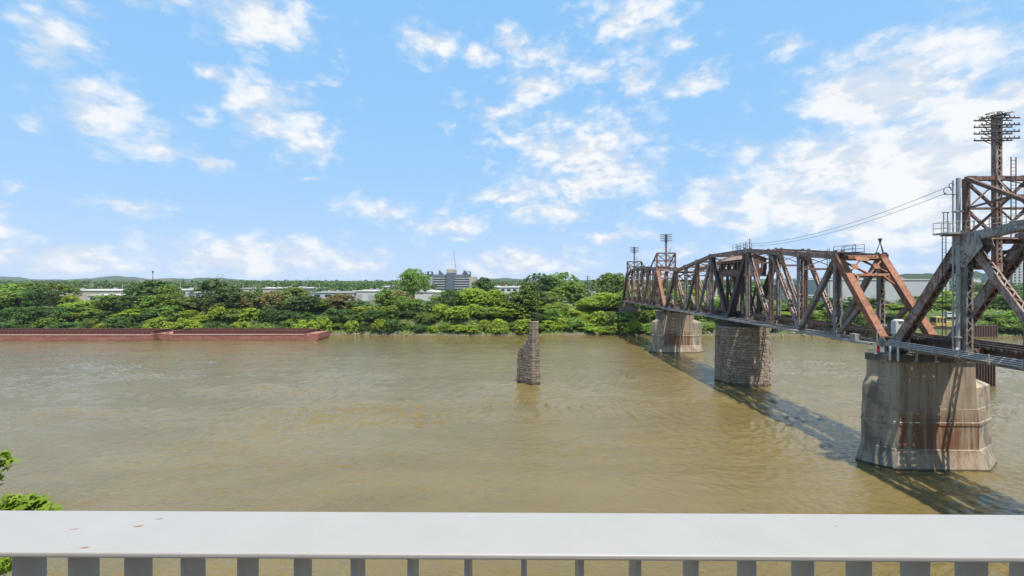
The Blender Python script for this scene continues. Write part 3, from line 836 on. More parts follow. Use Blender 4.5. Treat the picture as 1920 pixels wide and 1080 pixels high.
for _ in range(70):
    c = P(43.35, TW/2, 36.0)+Vector((q.gauss(0,.45), q.gauss(0,.35), abs(q.gauss(0,.13)))); d = Vector((q.uniform(-1,1), q.uniform(-1,1), q.uniform(-.35,.35))).normalized()*q.uniform(.15,.45)
    b.beam(c-d, c+d, .035, .035)
tag(b.build('stick_nest', M['tie'], loc=P(43.35, TW/2, 35.9)), 'tangle of dry sticks heaped on top of the near mast', 'nest')
# cabinet and cable hoop at the joint of the spans
eb = thing('equipment_cabinet', 'small white equipment cabinet at the joint of the two spans', 'cabinet', P(51.9, 1.0, 14.2))
part(eb, 'body', M['white'], lambda b: (b.obox(P(51.9, .6, 15.15), LAT*.55, AX*.35, UP*.75), b.tube(P(51.9, .6, 15.9), P(51.9, .6, 16.05), .5, .42, 12)))
part(eb, 'stand', M['grey'], lambda b: [b.obox(P(51.9, .6, 13.9), LAT*.5, AX*.3, UP*.5)])
def hoop(b):
    c = P(52.5, -.75, 14.0)
    b.path([c+LAT*(.15+.75*math.cos(t*math.pi/9))+UP*(1.35*math.sin(t*math.pi/9)) for t in range(3, 15)], .05, 6)
tag(MB.build((lambda b: (hoop(b), b)[1])(MB()), 'power_cable', M['galv'], loc=P(52.5, -.75, 13)), 'pale looped power cable hanging between the two spans', 'cable')
def wires():
    for k, (z0, z1, l0) in enumerate(((29.25, 27.6, -1.8), (28.8, 27.2, -1.6))):
        a = P(43.5, l0, z0); c = P(84.9, 0, z1); b = MB(); pts = []
        for i in range(25):
            t = i/24; pts.append(a.lerp(c, t)-UP*(1.15*4*t*(1-t)))
        b.path(pts, .022, 5)
        tag(b.build('overhead_wire', M['black'], loc=a), ['upper of two thin wires sagging from the near mast frame to the swing span', 'lower of two thin wires sagging from the near mast frame to the swing span'][k], 'wire', 'wires between near mast frame and swing span')
wires()

# ------------------------------------------------------------------ piers
def loft(b, rings, cap=True):
    n = len(rings[0]); k = len(b.v)
    for r in rings: b.v += [tuple(p) for p in r]
    for j in range(len(rings)-1):
        for i in range(n):
            a = k+j*n+i; c = k+j*n+(i+1) % n
            b.f.append((a, c, c+n, a+n))
    if cap: b.f.append(tuple(k+(len(rings)-1)*n+i for i in range(n)))
def conc_pier(label, cx, y0, L=2.2, Rr=3.3):
    """cx = X of the front face's centre, y0 = its Y"""
    T = 4.3; hw = 4.15
    def ring(z, ln, rn, grow=0):
        f = .25
        c = [(-hw-grow, -grow), (hw+grow, -grow), (hw+rn+grow, T/2-f), (hw+rn+grow, T/2+f), (hw+grow, T+grow), (-hw-grow, T+grow), (-hw-ln-grow, T/2+f), (-hw-ln-grow, T/2-f)]
        return [Vector((cx+x+BS*y, y0+y-BS*x, z)) for x, y in c]
    t = thing('concrete_pier', label, 'pier', (cx, y0+T/2, 0), 'concrete piers of the bridge')
    b = MB()
    u, v = 1.8, 1.2
    loft(b, [ring(-2.5, L, Rr, .85), ring(.15, L, Rr, .72), ring(2.05, L, Rr, .2), ring(2.12, L, Rr, .12), ring(4.66, L, Rr, .10), ring(4.70, L, Rr, .17), ring(5.0, L, Rr, .17), ring(5.08, L, Rr, .08), ring(6.48, L, Rr, .06), ring(6.5, L, Rr, 0.0), ring(8.75, L, Rr, -.04), ring(9.7, u, v, -.08), ring(11.52, u, v, -.1)], False)
    b.build('shaft', M['concrete'], t)
    b = MB(); loft(b, [ring(11.52, u, v, -.1), ring(11.525, u, v, .08), ring(12.3, u, v, .08)])
    b.build('cap', M['concrete'], t)
    for s in (y0+1.35, y0+3.3):
        for l in (-TW/2, TW/2):
            def bearing(b):
                c = Vector((BX+BS*s+TW/2+l, s, 12.52)); b.obox(c, Vector((.55,0,0)), Vector((0,.5,0)), UP*.2)
                b.obox(c+UP*.35, Vector((.35,0,0)), Vector((0,.3,0)), UP*.2)
                b.beam(c+UP*.1-Vector((.2,0,0)), c+UP*.65+Vector((.3,0,0)), .2, .2)
            part(t, 'bearing', M['darks'], bearing)
    return t, ring
p1, ring1 = conc_pier('nearest concrete pier with rust streaks and flared foot at right', 46.35, 49.5)
p3, ring3 = conc_pier('pale concrete pier nearest the far bank with flared foot', 49.0, 134.3, 3.0, 3.4)
for px in (1641, 1668, 1683, 1718, 1754, 1790):                       # white pipes hung on the front of the pier head
    Y = 49.2; x = px2x(px, Y) if px > 1680 else px2x(px, Y+.0)
    yy = Y if px > 1680 else 49.2+(1687-px)/63*2.0
    x = px2x(px, yy)
    part(p1, 'guard_post', M['white'] if px < 1700 else M['galv'], lambda b: b.tube((x, yy-.05, 11.75 if px > 1650 else 12.3), (x, yy-.05, 13.3), .1, .1, 8))
sg = thing('red_sign', 'small red and white sign board on the near pier head', 'sign', (px2x(1645, 51), 50.6, 12.3))
part(sg, 'board', M['red'], lambda b: b.box(px2x(1641, 50.6), px2x(1650, 50.6), 50.58, 50.64, 12.45, 13.15))
part(sg, 'frame', M['white'], lambda b: (b.box(px2x(1639.5, 50.6), px2x(1641, 50.6), 50.56, 50.66, 12.3, 13.4), b.box(px2x(1650, 50.6), px2x(1658, 50.6), 50.58, 50.64, 12.5, 13.1)))

def tinted(b, name, mat, parent, tints, loc=None):
    o = b.build(name, mat, parent, loc)
    a = o.data.color_attributes.new('tint', 'BYTE_COLOR', 'CORNER'); i = 0
    for p in o.data.polygons:
        t = tints[min(p.index//6, len(tints)-1)]
        for li in p.loop_indices: a.data[li].color = (t[0], t[1], t[2], 1)
    return o
def stone_tint(q):
    k = q.choice([1, 1, .9, .8, .68, 1.1]); return (min(1, k*.9), min(1, k*.86), min(1, k*.82))
def round_pier():
    q = random.Random(5); b = MB(); tints = []
    c = Vector((47.6, 94.2, 0)); z = -1.6; nb = 30; j = 0
    while z < 11.3:
        h = q.uniform(.44, .56); r = 5.16-.014*z; a0 = q.uniform(0, 1)
        if z+h > 11.9: h = 11.9-z
        cuts = [(i+q.uniform(-.25, .25))/nb*2*math.pi+a0 for i in range(nb)]; cuts.append(cuts[0]+2*math.pi)
        for a, e in zip(cuts, cuts[1:]):
            m = (a+e)/2; d = Vector((math.cos(m), math.sin(m), 0)); bulge = q.uniform(-.01, .06) if d.x < .35 else q.uniform(-.03, .2); t = Vector((-d.y, d.x, 0))
            w = r*math.tan((e-a)/2)
            b.obox(c+d*(r-.5+bulge/2)+UP*(z+h/2), d*(.5+bulge/2), t*(w-.015), UP*(h/2-.018)); tints.append(stone_tint(q))
        z += h; j += 1
    t = thing('round_stone_pier', 'round masonry pivot pier of weathered stone blocks under the swing span', 'pier', (c.x, c.y, 0))
    o = tinted(b, 'masonry', M['stone2'], t, tints)
    bv = o.modifiers.new('bev', 'BEVEL'); bv.width = .06; bv.segments = 1
    part(t, 'mortar_core', M['stone'], lambda bb: bb.tube(c-UP*2, c+UP*11.6, 4.98, 4.85, 40))
    def coping(bb):
        n = 40
        bb.tube(c+UP*11.58, c+UP*11.95, 5.05, 5.05, 40)
    part(t, 'coping', M['stone'], coping)
round_pier()
def ruin():
    q = random.Random(9); b = MB(); tints = []
    o = Vector((3.93, 90.7, 0)); u = Vector((-3.05, 3.0, 0)).normalized(); v = Vector((1.74, .55, 0)).normalized()
    z = -1.5
    while z < 12.3:
        h = q.uniform(.46, .58); zz = z+h/2
        L = lerp_pts([(0, 4.35), (6.3, 4.1), (6.7, 3.95), (7.3, 3.0), (8.2, 2.1), (9.3, 1.4), (10.4, .95), (12.5, .75)], zz)+q.uniform(-.07, .08)
        W = lerp_pts([(0, 1.95), (6, 1.75), (12.5, 1.38)], zz)
        if zz > 11.4: W += .12; L += .15
        s0 = lerp_pts([(0, 0), (6, .1), (12.5, .18)], zz)
        for side in range(2):
            w0 = s0 if side == 0 else W*.5; w1 = W*.5 if side == 0 else W
            p = 0; first = True
            while p < L-.05:
                e = min(L, p+q.uniform(.45, .95)); e = L if L-e < .3 else e
                o1, o2 = q.uniform(-.02, .06), q.uniform(-.02, .04)
                c0 = w0-(o2 if side == 0 else 0); c1 = w1+(o1 if side == 1 else 0); p0 = p-(o1 if first else 0)
                ct = o+u*((p0+e)/2)+v*((c0+c1)/2)+UP*zz
                tilt = u.copy()
                b.obox(ct, tilt*((e-p0)/2-.014), v*((c1-c0)/2-.008), UP*(h/2-.016)); tints.append(stone_tint(q))
                p = e; first = False
        z += h
    t = tinted(b, 'ruined_pier', M['stone'], None, tints, (3.5, 92, 0))
    bv = t.modifiers.new('bev', 'BEVEL'); bv.width = .07; bv.segments = 1
    tag(t, 'broken old stone pier standing alone in mid-river with one tall corner', 'pier')
ruin()
# stone bank pier below the far end of the bridge
def bank_pier():
    q = random.Random(12); b = MB(); tints = []
    c = P(194.4, TW/2, 0); z = 4
    while z < 12.1:
        h = .6
        for i in range(6):
            x0 = -4.4+i*8.8/6; x1 = x0+8.8/6; e = q.uniform(0, .12)
            b.box(c.x+x0+.02, c.x+x1-.02, c.y-1.6-e, c.y+1.6, z+.02, z+h-.02); tints.append(stone_tint(q))
        z += h
    tag(tinted(b, 'bank_pier', M['stone2'], None, tints, (c.x, c.y, 4)), 'brown stone pier in the bushes under the far end of the bridge', 'pier')
bank_pier()
def dolphin():
    b = MB(); n = 15; prof = []
    for i in range(n):
        x = px2x(1829, 90)+i*.27; d = 0 if (i//1) % 2 == 0 else .3; prof += [(x, 90-d), (x+.17, 90-d)]
    back = [(prof[-1][0], 93.4), (prof[0][0], 93.4)]
    ring = lambda z: [Vector((x, y, z)) for x, y in prof+back]
    loft(b, [ring(-2), ring(5.8)])
    tag(b.build('sheet_pile_dolphin', M['sheetpile'], loc=(95, 91, 0)), 'rust-brown corrugated steel mooring dolphin standing in water behind the near pier', 'dolphin')
dolphin()

# ------------------------------------------------------------------ barges
def hullmat():
    m, nt, b = newmat('barge_red_oxide')
    n = noise_t(nt, wcoords(nt, (.12,1,1)), 1.3, 6, .65); n2 = noise_t(nt, wcoords(nt, (2.2,1,.35)), .9, 5, .7)
    c = mixc(nt, mrange(nt, n, .35, .65), (.31,.10,.066), (.43,.17,.125)); c = mixc(nt, mth(nt, 'MULTIPLY', mrange(nt, n2, .52, .74), .6), c, (.17,.07,.055))
    n3 = noise_t(nt, wcoords(nt, (.3,1,1.2)), 1.6, 3, .5)
    c = mixc(nt, mth(nt, 'MULTIPLY', mrange(nt, n3, .56, .68), .5), c, (.50,.36,.30))
    g2 = nt.nodes.new('ShaderNodeNewGeometry'); s2 = nt.nodes.new('ShaderNodeSeparateXYZ'); nt.links.new(g2.outputs['Position'], s2.inputs[0])
    fx = mth(nt, 'FRACT', mth(nt, 'MULTIPLY', s2.outputs[0], 1/12.3)); c = mixc(nt, mth(nt, 'MULTIPLY', mrange(nt, mth(nt, 'ABSOLUTE', mth(nt, 'SUBTRACT', fx, .5)), .488, .497), .7), c, (.09,.045,.035))
    c = mixc(nt, mth(nt, 'MULTIPLY', mrange(nt, mth(nt, 'ADD', s2.outputs[2], mth(nt, 'MULTIPLY', n, .7)), .8, .45), .55), c, (.13,.085,.06))
    nt.links.new(c, b.inputs['Base Color']); b.inputs['Roughness'].default_value = .75; return m
M['rub'] = plain('scuffed_pink_steel', (.62,.40,.33), .7, .25, 1.2); M['hull'] = hullmat(); M['deckred'] = steel('worn_red_deck', (.42,.20,.15), (.30,.11,.08), (.20,.09,.07), .45); M['hold'] = steel('dark_red_hold', (.20,.055,.045), (.13,.05,.04), (.08,.035,.03), .5)
def barge(label, x0, x1, y0, rake0, rake1):
    w = 10.7; dk = 2.3; t = thing('barge', label, 'barge', ((x0+x1)/2, y0+w/2, 0), 'rust red barges moored along the far bank')
    b = MB(); secs = []
    xs = [(x0, .95), (x0+.9, .6), (x0+2.2, .26), (x0+3.6, .06), (x0+5, 0)] if rake0 else [(x0, 0)]
    xs += [(x1-5, 0), (x1-3.6, .05), (x1-2, .2), (x1-.8, .42), (x1, .62)] if rake1 else [(x1, 0)]
    def sec(x, r):
        zb = -1.0+r*2.35; top = dk+r*.35; yn = y0+r*.25; yf = y0+w-r*.25
        return [Vector((x, yn, zb)), Vector((x, yn, top)), Vector((x, yn+1.05, top)), Vector((x, yf-1.05, top)), Vector((x, yf, top)), Vector((x, yf, zb))]
    S = [sec(*q) for q in xs]; k = len(b.v)
    for s in S: b.v += [tuple(p) for p in s]
    for i in range(len(S)-1):
        for j in (0, 4, 5):
            a = k+i*6+j; c = k+i*6+(j+1) % 6; b.f.append((a, a+6, c+6, c))
    for e, i in ((0, 0), (1, len(S)-1)): b.f.append(tuple(k+i*6+j for j in (range(6) if e else reversed(range(6)))))
    b.build('hull', M['hull'], t)
    b = MB()
    for (xa, ra), (xb, rb) in zip(xs, xs[1:]):
        A, Bq = sec(xa, ra), sec(xb, rb)
        for (i, j) in ((1, 2), (3, 4)):
            b.quad(A[i]+UP*.01, Bq[i]+UP*.01, Bq[j]+UP*.01, A[j]+UP*.01)
        if ra > 0 or rb > 0: b.quad(A[2]+UP*.01, Bq[2]+UP*.01, Bq[3]+UP*.01, A[3]+UP*.01)
    b.box(x0+(5 if rake0 else .3), x1-(5 if rake1 else .3), y0-.05, y0+.1, dk-.16, dk+.05)                    # rubbing edge
    b.build('deck', M['deckred'], t)
    b = MB(); b.box(x0+(5 if rake0 else .3), x1-(5 if rake1 else .3), y0-.12, y0-.055, dk-.3, dk+.06); b.build('rub_rail', M['rub'], t)
    hx0, hx1 = x0+(5 if rake0 else 1.2), x1-(5 if rake1 else 1.2)
    if not rake0: 
        b = MB(); b.box(x0, hx0-.08, y0+1.05, y0+w-1.05, dk-.2, dk+.012); b.build('deck', M['deckred'], t)
    if not rake1:
        b = MB(); b.box(hx1+.08, x1, y0+1.05, y0+w-1.05, dk-.2, dk+.012); b.build('deck', M['deckred'], t)
    q = random.Random(int(x0)); b = MB(); ch = dk+1.15
    for y in (y0+1.1, y0+w-1.1): b.box(hx0, hx1, y-.04, y+.04, -.6, ch)
    for x in (hx0, hx1): b.box(x-.04, x+.04, y0+1.1, y0+w-1.1, -.6, ch)
    x = hx0
    while x < hx1:
        for y, s in ((y0+1.1, -1), (y0+w-1.1, -1)): b.box(x-.05, x+.05, min(y, y+s*.3), max(y, y+s*.3), dk if y < y0+3 else -.3, ch)
        x += 1.5
    b.build('coaming', M['hold'], t)
    b = MB()
    for y in (y0+1.1, y0+w-1.1): b.box(hx0-.1, hx1+.1, y-.14, y+.14, ch, ch+.08)
    for x in (hx0, hx1): b.box(x-.14, x+.14, y0+1.24, y0+w-1.24, ch, ch+.08)
    b.build('coaming_rim', M['deckred'], t)
    part(t, 'hold_floor', M['hold'], lambda b: b.box(hx0+.05, hx1-.05, y0+1.15, y0+w-1.15, -.6, -.5))
    for x in ([x0+3.2] if rake0 else [x0+.6]) + ([x1-3.2] if rake1 else [x1-.6]):
        for y in (y0+.55, y0+w-.55):
            part(t, 'bollard', M['deckred'], lambda b: [b.tube((x+o, y, dk), (x+o, y, dk+.75), .16, .16, 8) for o in (-.3, .3)])
barge('long dull-red open barge at the left edge with square end', -196, px2x(291, 163.2), 162.0, False, False)
barge('red open barge with raked ends moored right of the other', px2x(296, 163), px2x(599, 164), 162.9, True, True)

# ------------------------------------------------------------------ buildings
def bmat(name, c, v=.08): 
    M[name] = plain(name, c, .8, v, .35); return M[name]
bmat('wall_white', (.66,.65,.63)); bmat('wall_grey', (.42,.42,.43)); bmat('wall_beige', (.55,.48,.38)); bmat('roof_white', (.78,.77,.75)); bmat('roof_grey', (.45,.45,.45))
bmat('wall_slate', (.12,.155,.215)); bmat('wall_slate2', (.17,.205,.265)); bmat('wall_cyan', (.08,.26,.24)); bmat('brick', (.26,.11,.08)); bmat('wall_pale', (.56,.57,.58))
def shed(label, px0, px1, ytop, Y, depth, wall, roof, wins=0, gable=0, eave=0, name='warehouse', doors=0, vents=0):
    x0, x1 = px2x(px0, Y), px2x(px1, Y); zt = py2z(ytop, Y); zb = min(ground_z(x0, Y), ground_z(x1, Y))-.5
    t = thing(name, label, 'building', ((x0+x1)/2, Y+depth/2, zb), 'buildings beyond the far bank')
    part(t, 'wall', M[wall], lambda b: b.box(x0, x1, Y, Y+depth, zb, zt-.45))
    def rf(b):
        o = .35
        if gable:
            xm = (x0+x1)/2
            for sg, xa in ((-1, x0-o), (1, x1+o)):
                b.quad((xa, Y-o, zt-.45), (xa, Y+depth+o, zt-.45), (xm, Y+depth+o, zt+gable), (xm, Y-o, zt+gable))
            b.poly([(x0-o, Y-o+.01, zt-.45), (x1+o, Y-o+.01, zt-.45), (xm, Y-o+.01, zt+gable)])
        else:
            b.box(x0-o, x1+o, Y-o, Y+depth+o, zt-.448, zt)
            b.box(x0-o, x1+o, Y+depth*.5, Y+depth*.55, zt+.002, zt+.5)
    r = part(t, 'roof', M[roof], rf)
    q = random.Random(int(px0*7+Y))
    for k in range(vents):
        x = x0+(x1-x0)*(k+.5+q.uniform(-.2,.2))/vents; y = Y+depth*q.uniform(.2, .8)
        part(r, 'roof_vent', M['roof_grey'], lambda b: b.box(x-.9, x+.9, y-.8, y+.8, zt+.003, zt+1.3))
    for k in range(wins):
        x = x0+(x1-x0)*(k+.5)/wins; w = (x1-x0)/wins*.28; zc = zt-2.3
        part(t, 'window', M['glass'], lambda b: b.box(x-w, x+w, Y-.06, Y+.1, zc-.75, zc+.75))
    for k in range(doors):
        x = x0+(x1-x0)*(k+.5)/doors
        part(t, 'door', M['roof_grey'], lambda b: b.box(x-1.6, x+1.6, Y-.05, Y+.1, zb+.5, zb+4.6))
    return t
shed('long low white-roofed shed far left above the left barge', 60, 246, 544, 285, 40, 'wall_beige', 'roof_white', 0, 0, vents=6)
shed('second pale shed in front of the longest left shed', 165, 252, 553, 262, 16, 'wall_white', 'roof_white', 5, 0, vents=2)
shed('small low white building among the trees at far left', 192, 214, 567, 228, 10, 'wall_white', 'roof_white', 2)
shed('white house-like building on the slope above the left shed', 181, 214, 533, 620, 20, 'wall_white', 'roof_white', 4, vents=1)
shed('beige block on the ridge beside the tall lamp mast', 263, 311, 523.5, 1150, 40, 'wall_beige', 'roof_white', 6, name='office_block', vents=2)
shed('white two-storey building with dark windows behind the right barge', 352, 388, 548, 252, 14, 'wall_white', 'roof_white', 3, doors=1, vents=1)
shed('white sheds half hidden by trees left of the two-storey building', 322, 350, 543, 290, 18, 'wall_white', 'roof_white', 3, vents=1)
shed('long pale warehouse with many roof vents beyond the right barge', 446, 560, 540, 330, 50, 'wall_beige', 'roof_white', 0, vents=9)
shed('tiny white shop far behind the tree beside the right barge', 508, 533, 537, 520, 15, 'wall_grey', 'roof_grey', 2, 1.5)
shed('grey shed with lilac wall right of the right barge', 585, 664, 548, 292, 30, 'wall_pale', 'roof_grey', 4, vents=3)
shed('wide plain white warehouse left of the big lone tree', 664, 706, 545, 296, 40, 'wall_white', 'roof_white', 0, doors=2, vents=2)
shed('beige flat-roofed building behind the lone tree', 716, 742, 537, 390, 20, 'wall_beige', 'roof_white', 2, vents=1)
shed('white pitched-roof warehouse at the foot of the grey office block', 775, 826, 547, 300, 26, 'wall_white', 'roof_white', 0, 1.0, vents=2)
shed('white flat warehouse between grey office block and ruined pier', 926, 982, 538, 330, 34, 'wall_white', 'roof_white', 5, vents=4)
shed('small gabled beige house above the white flat warehouse', 934, 956, 534, 470, 14, 'wall_beige', 'brick', 2, 2.2, name='house')
shed('small pale cabin on the grassy patch right of the ruined pier', 1040, 1054, 571, 213, 6, 'wall_white', 'roof_white', 2, 0, name='cabin')
shed('long low dark open shelter right of the pale cabin', 1056, 1072, 572.5, 214, 5, 'roof_grey', 'wall_beige', 0, 0, name='shelter')
shed('pale low building behind trees just left of the bridge', 1098, 1122, 536, 420, 20, 'wall_pale', 'roof_grey', 4)
shed('white block half hidden behind the far truss span', 1300, 1345, 536, 330, 24, 'wall_white', 'roof_white', 5, vents=1)
shed('low building with teal green wall seen through the swing span', 1466, 1548, 534, 300, 30, 'wall_cyan', 'wall_cyan', 6, doors=2, vents=2)
shed('white annex in front of the teal-walled building', 1490, 1524, 553, 262, 12, 'wall_white', 'roof_white', 3)
shed('huge plain grey-white warehouse seen through the swing span portal', 1552, 1780, 523.5, 272, 60, 'wall_pale', 'roof_white', 0, doors=4, vents=5)
shed('brick building at the right edge below the apartment tower', 1893, 1990, 545, 330, 20, 'brick', 'roof_grey', 9, name='brick_building')
shed('pale flats on the hill right of the near mast', 1805, 1842, 521, 900, 30, 'wall_white', 'roof_grey', 5, name='office_block')
def office():
    Y = 610; X = lambda p: px2x(p, Y); Z = lambda y: py2z(y, Y)
    t = thing('office_block', 'large slate-grey banded office block with winged roof left of centre', 'building', (X(845), Y, 14), 'buildings beyond the far bank')
    zb = 12
    part(t, 'tower', M['wall_slate'], lambda b: b.box(X(837.5), X(851.5), Y-4, Y+20, zb, Z(511.5)))
    part(t, 'lift_house', M['wall_beige'], lambda b: b.box(X(837.5), X(851), Y-3.5, Y+15, Z(511.4), Z(505)))
    for a, c, tp in ((811, 837.2, 514.5), (851.8, 880, 514.5)):
        part(t, 'wing', M['wall_slate2'], lambda b: b.box(X(a), X(c), Y, Y+22, zb, Z(tp)))
        y = tp+4.5; k = 0
        while y < 546:
            part(t, 'window_band', M['wall_slate'] if False else M['glass'], lambda b: b.box(X(a)+.6, X(c)-.6, Y-.12, Y+.1, Z(y+1.6), Z(y)))
            part(t, 'spandrel', M['wall_pale'], lambda b: b.box(X(a)+.3, X(c)-.3, Y-.5, Y+.1, Z(y+3.4), Z(y+1.75)))
            y += 4.6
    for a, c, tp, m in ((799, 811, 519, 'wall_pale'), (880.2, 892, 519, 'wall_beige')):
        part(t, 'end_block', M[m], lambda b: b.box(X(a), X(c), Y-2, Y+24, zb, Z(tp)))
    for a, c in ((800.5, 810), (872, 882)):
        def fr(b):
            for x in (X(a), X(c)-1): b.box(x, x+1, Y, Y+10, Z(519), Z(510))
            b.box(X(a), X(c), Y, Y+10, Z(510), Z(509))
            b.box(X(a)+1, X(c)-1, Y+3, Y+8, Z(519), Z(514))
        part(t, 'roof_frame', M['wall_slate'], fr)
    for a, c, pk in ((822, 831, 822.5), (866, 877, 870)):
        def fin(b):
            pts = [(X(a), Z(514.4)), (X(c), Z(514.4)), (X(pk+.8), Z(506.5)), (X(pk-.3), Z(506.5))]
            A = [Vector((x, Y+2, z)) for x, z in pts]; Bq = [Vector((x, Y+8, z)) for x, z in pts]
            b.poly(A); b.poly(Bq[::-1])
            for i in range(4): b.quad(A[i], A[(i+1)%4], Bq[(i+1)%4], Bq[i])
        part(t, 'roof_fin', M['wall_slate'], fin)
    c = thing('tower_crane', 'thin leaning crane boom rising behind the grey office block', 'crane', (X(847), Y+40, 14))
    part(c, 'boom', M['wall_beige'], lambda b: b.laced((X(848), Y+40, Z(505)), (X(843.5), Y+40, Z(466)), .75, .75, Vector((1,0,0)), .2))
    part(c, 'mast', M['wall_beige'], lambda b: b.beam((X(848), Y+40, 12), (X(848), Y+40, Z(505)), 2.5, 2.5))
office()
def highrise():
    Y = 520; X = lambda p: px2x(p, Y); Z = lambda y: py2z(y, Y)
    t = thing('apartment_tower', 'pale many-windowed apartment tower at the far right edge', 'building', (X(1910), Y, 14), 'buildings beyond the far bank')
    part(t, 'wall', M['wall_pale'], lambda b: (b.box(X(1880), X(1895), Y, Y+24, 11, Z(512)), b.box(X(1895.05), X(1975), Y-2, Y+24, 11, Z(494))))
    part(t, 'roof', M['roof_grey'], lambda b: b.box(X(1895), X(1975), Y-2.2, Y+24, Z(493.95), Z(493)))
    for r in range(8):
        for c in range(9):
            x = X(1898+c*8); z = Z(498+r*5.3)
            part(t, 'window', M['glass'], lambda b: b.box(x, x+2.1, Y-2.1, Y-1.9, z-1.9, z))
    for r in range(5):
        part(t, 'window', M['glass'], lambda b: b.box(X(1882.5), X(1892.5), Y-.1, Y+.1, Z(516+r*6)-1.8, Z(516+r*6)))
highrise()
def pole(label, px, ytop, Y, r=.16, head=None, name='lamp_post', cat='lamp post'):
    x = px2x(px, Y); zb = ground_z(x, Y); zt = py2z(ytop, Y)
    t = thing(name, label, cat, (x, Y, zb), 'poles beyond the far bank')
    part(t, 'pole', M['galv'] if name == 'lamp_post' else M['bark'], lambda b: b.tube((x, Y, zb-.5), (x, Y, zt), r*1.3, r, 8))
    if head == 'arms':
        for k in range(3): part(t, 'crossarm', M['darks'], lambda b: b.box(x-1.5+k*.3, x+1.5-k*.3, Y-.1, Y+.1, zt-.7-k*.9, zt-.5-k*.9))
    elif head == 'tank': part(t, 'lamp_head', M['wall_slate'], lambda b: (b.tube((x, Y, zt-5), (x, Y, zt), 1.4, 2.0, 10), b.tube((x, Y, zt), (x, Y, zt+.6), 2.0, .6, 10)))
    else: part(t, 'lamp_head', M['darks'], lambda b: (b.box(x-.9, x+.9, Y-.15, Y+.15, zt-.1, zt+.1), b.box(x+.9, x+1.5, Y-.2, Y+.2, zt-.14, zt+.06)))
pole('tall grey mast with bulky head above the beige ridge block', 286.5, 508, 1100, .6, 'tank', 'light_mast', 'mast')
pole('left of two slim masts over the tree by the right barge', 408.5, 515, 420, .22)
pole('right of two slim masts over the tree by the right barge', 416.5, 515, 424, .22)
pole('dark wooden utility pole with crossarms left of the bridge', 1102, 517, 250, .2, 'arms', 'utility_pole', 'utility pole')
pole('white lamp post above the shed at far left', 118, 529, 300, .14)
pole('slim lamp post left of the beige ridge block', 230, 530, 330, .14)
pole('lamp post near the white sheds behind the right barge', 338, 531, 300, .14)
pole('lamp post over the many-vented warehouse', 456, 533, 325, .14)
pole('slim dark mast over the grey shed with lilac wall', 577, 520, 480, .25)
pole('lamp post in front of the wide white warehouse', 690, 541, 290, .12)
pole('lamp post beside the white flat warehouse', 968, 527, 325, .14)
def machine():
    Y = 181; X = lambda p: px2x(p, Y); zb = ground_z(X(1765), Y); k = .103
    t = thing('yellow_crawler_crane', 'yellow boxy work machine with windowed cab behind the near truss', 'machine', (X(1768), Y, zb))
    z0 = py2z(634, Y); z1 = py2z(611, Y); z2 = py2z(594, Y)
    def cabf(b):
        x0, x1 = X(1756), X(1775)
        b.box(x0, x1, Y, Y+3.2, z1, z1+1.2); b.box(x0, x1, Y, Y+3.2, z2-.5, z2)
        for i in range(4):
            x = x0+(x1-x0-.3)*i/3
            for y in (Y, Y+2.9): b.box(x, x+.3, y, y+.3, z1+1.2, z2-.5)
    part(t, 'cab', M['yellow'], cabf)
    part(t, 'glazing', M['glass'], lambda b: b.box(X(1756)+.35, X(1775)-.35, Y+.15, Y+3.0, z1+1.2, z2-.5))
    part(t, 'body', M['yellow'], lambda b: (b.box(X(1746), X(1797), Y+.3, Y+4, zb+1.25, z1-.02), b.box(X(1776), X(1792), Y+.4, Y+3.5, z1, z1+1.6)))
    for o in (0, 3.2):
        def trk(b):
            n = 14; xa, xb = X(1750), X(1795); r = .55; zc = zb+.55
            ring = [Vector((xb-r+r*math.sin(math.pi*i/n), 0, zc+r*math.cos(math.pi*i/n))) for i in range(n+1)] + [Vector((xa+r-r*math.sin(math.pi*i/n), 0, zc-r*math.cos(math.pi*i/n))) for i in range(n+1)]
            loft(b, [[p+Vector((0, Y+o, 0)) for p in ring], [p+Vector((0, Y+o+.9, 0)) for p in ring]])
            b.f.append(tuple(range(len(ring)))[::-1])
        part(t, 'crawler_track', M['darks'], trk)
    part(t, 'turntable', M['darks'], lambda b: b.box(X(1760), X(1785), Y+.8, Y+3.4, zb+.6, zb+1.245))
    t2 = thing('white_truck', 'white flatbed truck parked right of the yellow work machine', 'truck', (X(1808), Y+6, zb))
    Y2 = Y+6; x0 = px2x(1776, Y2); zg = ground_z(x0, Y2)+.3
    part(t2, 'cab', M['white'], lambda b: (b.box(x0, x0+2.2, Y2, Y2+2.2, zg+.7, zg+1.9), b.box(x0+.3, x0+2.0, Y2+.1, Y2+2.1, zg+1.9, zg+2.8)))
    part(t2, 'windscreen', M['glass'], lambda b: b.box(x0+.4, x0+1.9, Y2+.05, Y2+2.15, zg+2.0, zg+2.6))
    part(t2, 'bed', M['wall_pale'], lambda b: (b.box(x0+2.3, x0+7, Y2, Y2+2.3, zg+.8, zg+1.2), b.box(x0+2.3, x0+7, Y2, Y2+.1, zg+1.2, zg+1.9)))
    for x in (x0+1.1, x0+5.6):
        for y in (Y2-.02, Y2+2.0): part(t2, 'wheel', M['black'], lambda b: b.tube((x, y, zg+.4), (x, y+.3, zg+.4), .48, .48, 14))
machine()
